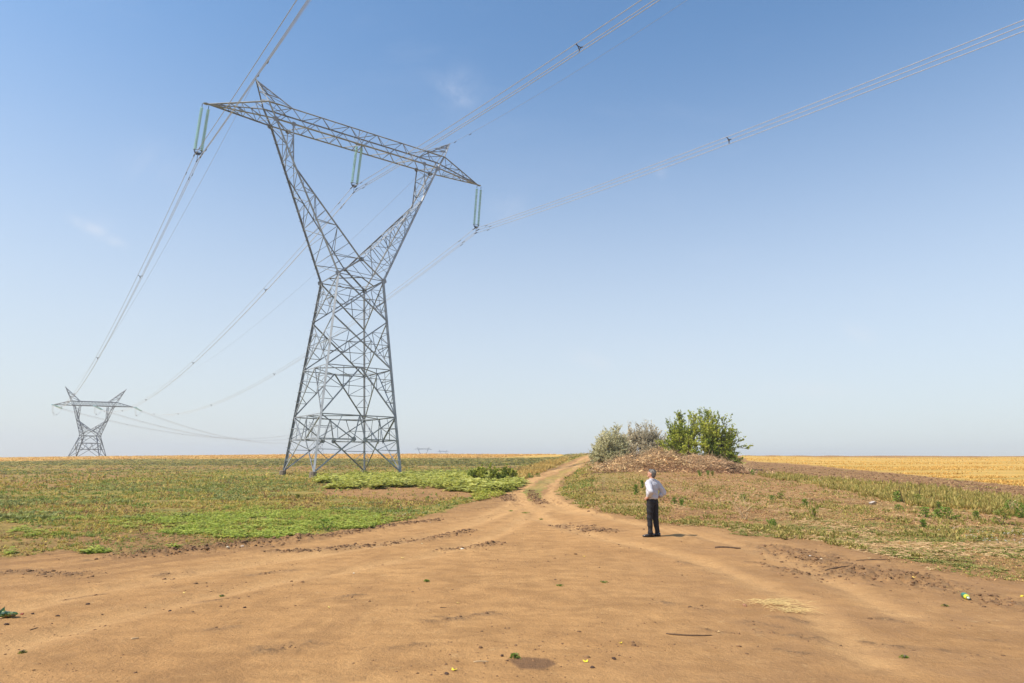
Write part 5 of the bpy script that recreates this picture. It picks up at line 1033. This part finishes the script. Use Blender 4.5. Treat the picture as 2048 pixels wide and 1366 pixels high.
def man():
    p = at(1307, 1074); p.z = sz(p.x, p.y)+.0; root = empty('person', p, math.radians(41), label='grey haired man in white shirt and black trousers, hands on hips, looking up', cat='person')
    root.scale = (.985,)*3
    skin = simple('skin', (.52, .27, .18), .5, 0, .06, 20); 
    LS, LE, LW = (-.185, -.01, 1.415), (-.325, -.20, 1.19), (-.215, -.02, 1.03); RS, RE, RW = (.185, -.01, 1.415), (.345, -.13, 1.15), (.225, -.03, 1.02)
    # legs: hip, knee, ankle
    LL = [(-.085, 0, .93), (-.115, .02, .50), (-.125, .0, .09)]; RL = [(.085, 0, .93), (.105, .0, .50), (.135, -.03, .09)]
    def arm(S, E_, W): return limb([S, lerp(S, E_, .5), E_, lerp(E_, W, .5), W], [.055, .044, .032, .032, .027])
    def hand(W, sx):
        W = Vector(W); pal = W+Vector((-sx*.015, .075, -.035)); parts = [limb([W, lerp(W, pal, .5), pal], [.028, .036, .034], 10)]
        for i, l in enumerate((.070, .080, .076, .060)):
            b0 = pal+Vector((sx*.005, .0, .026-i*.017)); b1 = b0+Vector((-sx*.012, l*.5, -.006)); b2 = b0+Vector((-sx*.03, l*.92, -.016)); parts.append(limb([pal-Vector((0, .02, -.02+i*.012)), b0, b1, b2], [.010, .0100, .0095, .0085], 8))
        b0 = W+Vector((0, -.005, .01)); parts.append(limb([b0, b0+Vector((sx*.004, -.035, .0)), b0+Vector((-sx*.006, -.072, -.018))], [.014, .012, .010], 8)); return parts
    body = [ell_loft([hring(.90, .15, .10), hring(1.0, .155, .105), hring(1.12, .15, .10), hring(1.25, .165, .112), hring(1.38, .175, .105), hring(1.44, .15, .085), hring(1.485, .07, .06)]),
            limb([(0, -.02, 1.44), (-.005, -.005, 1.50), (-.012, .01, 1.56)], [.064, .058, .058]),
            limb(LL, [.085, .055, .038]), limb(RL, [.085, .055, .038]), arm(LS, LE, LW), arm(RS, RE, RW)]+hand(LW, -1)+hand(RW, 1)
    # head, turned a little to his left and tipped back
    H = Matrix.Translation((-.012, .015, 1.555)) @ Matrix.Rotation(math.radians(22), 4, 'Z') @ Matrix.Rotation(math.radians(12), 4, 'X')
    def hd(v, f): return [H @ Vector(q) for q in v], f
    body += [hd(*ellipsoid((0, .0, .105), (.076, .098, .112))), hd(*ellipsoid((0, .035, .045), (.056, .062, .058))), hd(*limb([(0, .088, .115), (0, .106, .085), (0, .112, .072)], [.010, .014, .014], 8)), hd(*ellipsoid((0, .088, .035), (.026, .014, .010))), hd(*ellipsoid((0, .085, .005), (.026, .02, .018))),
             hd(*ellipsoid((-.078, -.002, .095), (.011, .02, .032))), hd(*ellipsoid((.078, -.002, .095), (.011, .02, .032))), hd(*ellipsoid((-.032, .086, .125), (.022, .014, .010))), hd(*ellipsoid((.032, .086, .125), (.022, .014, .010)))]
    blend('body', body, skin, root, .007, 2)
    eye = simple('eye_white', (.7, .68, .65), .3); iris = simple('iris', (.05, .03, .02), .3)
    for sx in (-1, 1):
        v, f = hd(*ellipsoid((sx*.031, .086, .112), (.013, .013, .009), 10, 8)); eo = mesh_obj('eye', v, f, eye, root, smooth=True); v, f = hd(*ellipsoid((sx*.031, .0965, .112), (.006, .004, .006), 8, 6)); mesh_obj('iris', v, f, iris, eo)
    lips = simple('lips', (.40, .16, .13), .5); v, f = hd(*ellipsoid((0, .100, .035), (.022, .006, .006), 10, 6)); mesh_obj('mouth', v, f, lips, root)
    hm, nt, b = new_mat('grey_hair'); N = nt.nodes.new; tc = N('ShaderNodeTexCoord'); mp = N('ShaderNodeMapping'); mp.inputs['Scale'].default_value = (34, 34, 14); nz = N('ShaderNodeTexNoise'); nz.inputs['Scale'].default_value = 1; nt.links.new(tc.outputs['Object'], mp.inputs[0]); nt.links.new(mp.outputs[0], nz.inputs[0]); cr = N('ShaderNodeValToRGB'); cr.color_ramp.elements[0].position = .35; cr.color_ramp.elements[0].color = (.022, .02, .018, 1); cr.color_ramp.elements[1].position = .68; cr.color_ramp.elements[1].color = (.20, .18, .16, 1); nt.links.new(nz.outputs[0], cr.inputs[0]); nt.links.new(cr.outputs[0], b.inputs['Base Color']); b.inputs['Roughness'].default_value = .6
    blend('hair', [hd(*ellipsoid((0, -.022, .128), (.085, .098, .102))), hd(*ellipsoid((0, -.05, .075), (.077, .066, .08))), hd(*ellipsoid((0, .035, .165), (.068, .062, .055)))], hm, root, .008, 1, .010, 45)
    # shirt with sleeves rolled to just above the wrist
    sh = simple('white_shirt', (.50, .49, .53), .8, 0, .03, 3); 
    def slv(S, E_, W): return limb([Vector(S)+Vector((0, 0, -.01)), lerp(S, E_, .45), E_, lerp(E_, W, .45), lerp(E_, W, .80)], [.088, .080, .074, .070, .058])
    blend('shirt', [ell_loft([hring(.985, .176, .126), hring(1.02, .192, .142), hring(1.10, .188, .138), hring(1.24, .196, .142), hring(1.36, .208, .134), hring(1.42, .192, .112), hring(1.465, .125, .085), hring(1.50, .072, .068)]), slv(LS, LE, LW), slv(RS, RE, RW), ellipsoid(LE, (.078, .078, .08)), ellipsoid(RE, (.07, .07, .075)), limb([LE, lerp(LE, LW, .5), lerp(LE, LW, .82)], [.074, .068, .056]), limb([(-.185, -.01, 1.415), (0, -.015, 1.44), (.185, -.01, 1.415)], [.075, .08, .075])], sh, root, .010, 2, .026, 7)
    v, f = ell_loft([((-.008, -.008, 1.485), .073, .070, X_, Y_), ((-.010, -.006, 1.505), .072, .069, X_, Y_), ((-.012, -.004, 1.525), .066, .064, X_, Y_)]); mesh_obj('collar', v, f, sh, root, smooth=True)
    tr = simple('black_trousers', (.018, .017, .020), .75, 0, .15, 6); 
    def leg(P): a, b_, c = (Vector(q) for q in P); return limb([a+Vector((0, 0, .03)), lerp(a, b_, .35), lerp(a, b_, .7), b_, lerp(b_, c, .5), c+Vector((0, 0, .02)), c+Vector((0, .012, -.045))], [.105, .098, .086, .076, .070, .068, .070], 14)
    blend('trousers', [ell_loft([hring(.86, .150, .12), hring(.91, .172, .128), hring(1.0, .172, .120), hring(1.03, .168, .118)]), leg(LL), leg(RL)], tr, root, .010, 2, .022, 5)
    v, f = ell_loft([hring(1.0, .179, .128), hring(1.035, .179, .128)], 24); mesh_obj('belt', v, f, simple('black_belt', (.012, .011, .011), .4), root, smooth=True)
    shm = simple('black_shoe', (.015, .013, .013), .25, 0, .1, 10, 0, .6)
    for (c, rz, nm) in (((-.125, .01, 0), 38, 'left'), ((.135, -.02, 0), 5, 'right')):
        R_ = Matrix.Translation(c) @ Matrix.Rotation(math.radians(rz), 4, 'Z'); rings = []
        for y_, w_, h_ in ((-.095, .02, .02), (-.09, .032, .05), (-.05, .040, .055), (0, .042, .052), (.05, .044, .040), (.11, .050, .030), (.165, .044, .024), (.20, .026, .016), (.208, .012, .01)): rings.append(((0, y_, h_+.004), w_, h_, X_, (0, 0, 1)))
        v, f = ell_loft(rings, 14); so_ = mesh_obj('shoe', [R_ @ Vector(q) for q in v], f, shm, root, smooth=True)
        v, f = ell_loft([((0, .04, .0), .052, .145, X_, Y_), ((0, .04, .014), .052, .145, X_, Y_)], 18); mesh_obj('shoe_sole', [R_ @ Vector(q) for q in v], f, shm, so_)
man()

# ------------------------------------------------------------------ thin air over the plain
def haze():
    x0, x1, y0, y1, z0, z1 = -900.0, 900.0, -60.0, 2100.0, -7.0, 46.0
    V = [(x, y, z) for z in (z0, z1) for x, y in ((x0, y0), (x1, y0), (x1, y1), (x0, y1))]
    F = [(3, 2, 1, 0), (4, 5, 6, 7), (0, 1, 5, 4), (1, 2, 6, 5), (2, 3, 7, 6), (3, 0, 4, 7)]
    m = bpy.data.materials.new('pale_air'); m.use_nodes = True; nt = m.node_tree; nt.nodes.clear(); o = nt.nodes.new('ShaderNodeOutputMaterial'); v = nt.nodes.new('ShaderNodeVolumePrincipled')
    v.inputs['Color'].default_value = (.86, .90, 1.0, 1); v.inputs['Density'].default_value = HAZE_DENSITY; v.inputs['Anisotropy'].default_value = .2; nt.links.new(v.outputs[0], o.inputs['Volume'])
    mesh_obj('haze', V, F, m, kind='stuff', label='thin pale haze lying over the plain')
HAZE_DENSITY = .00035
haze()
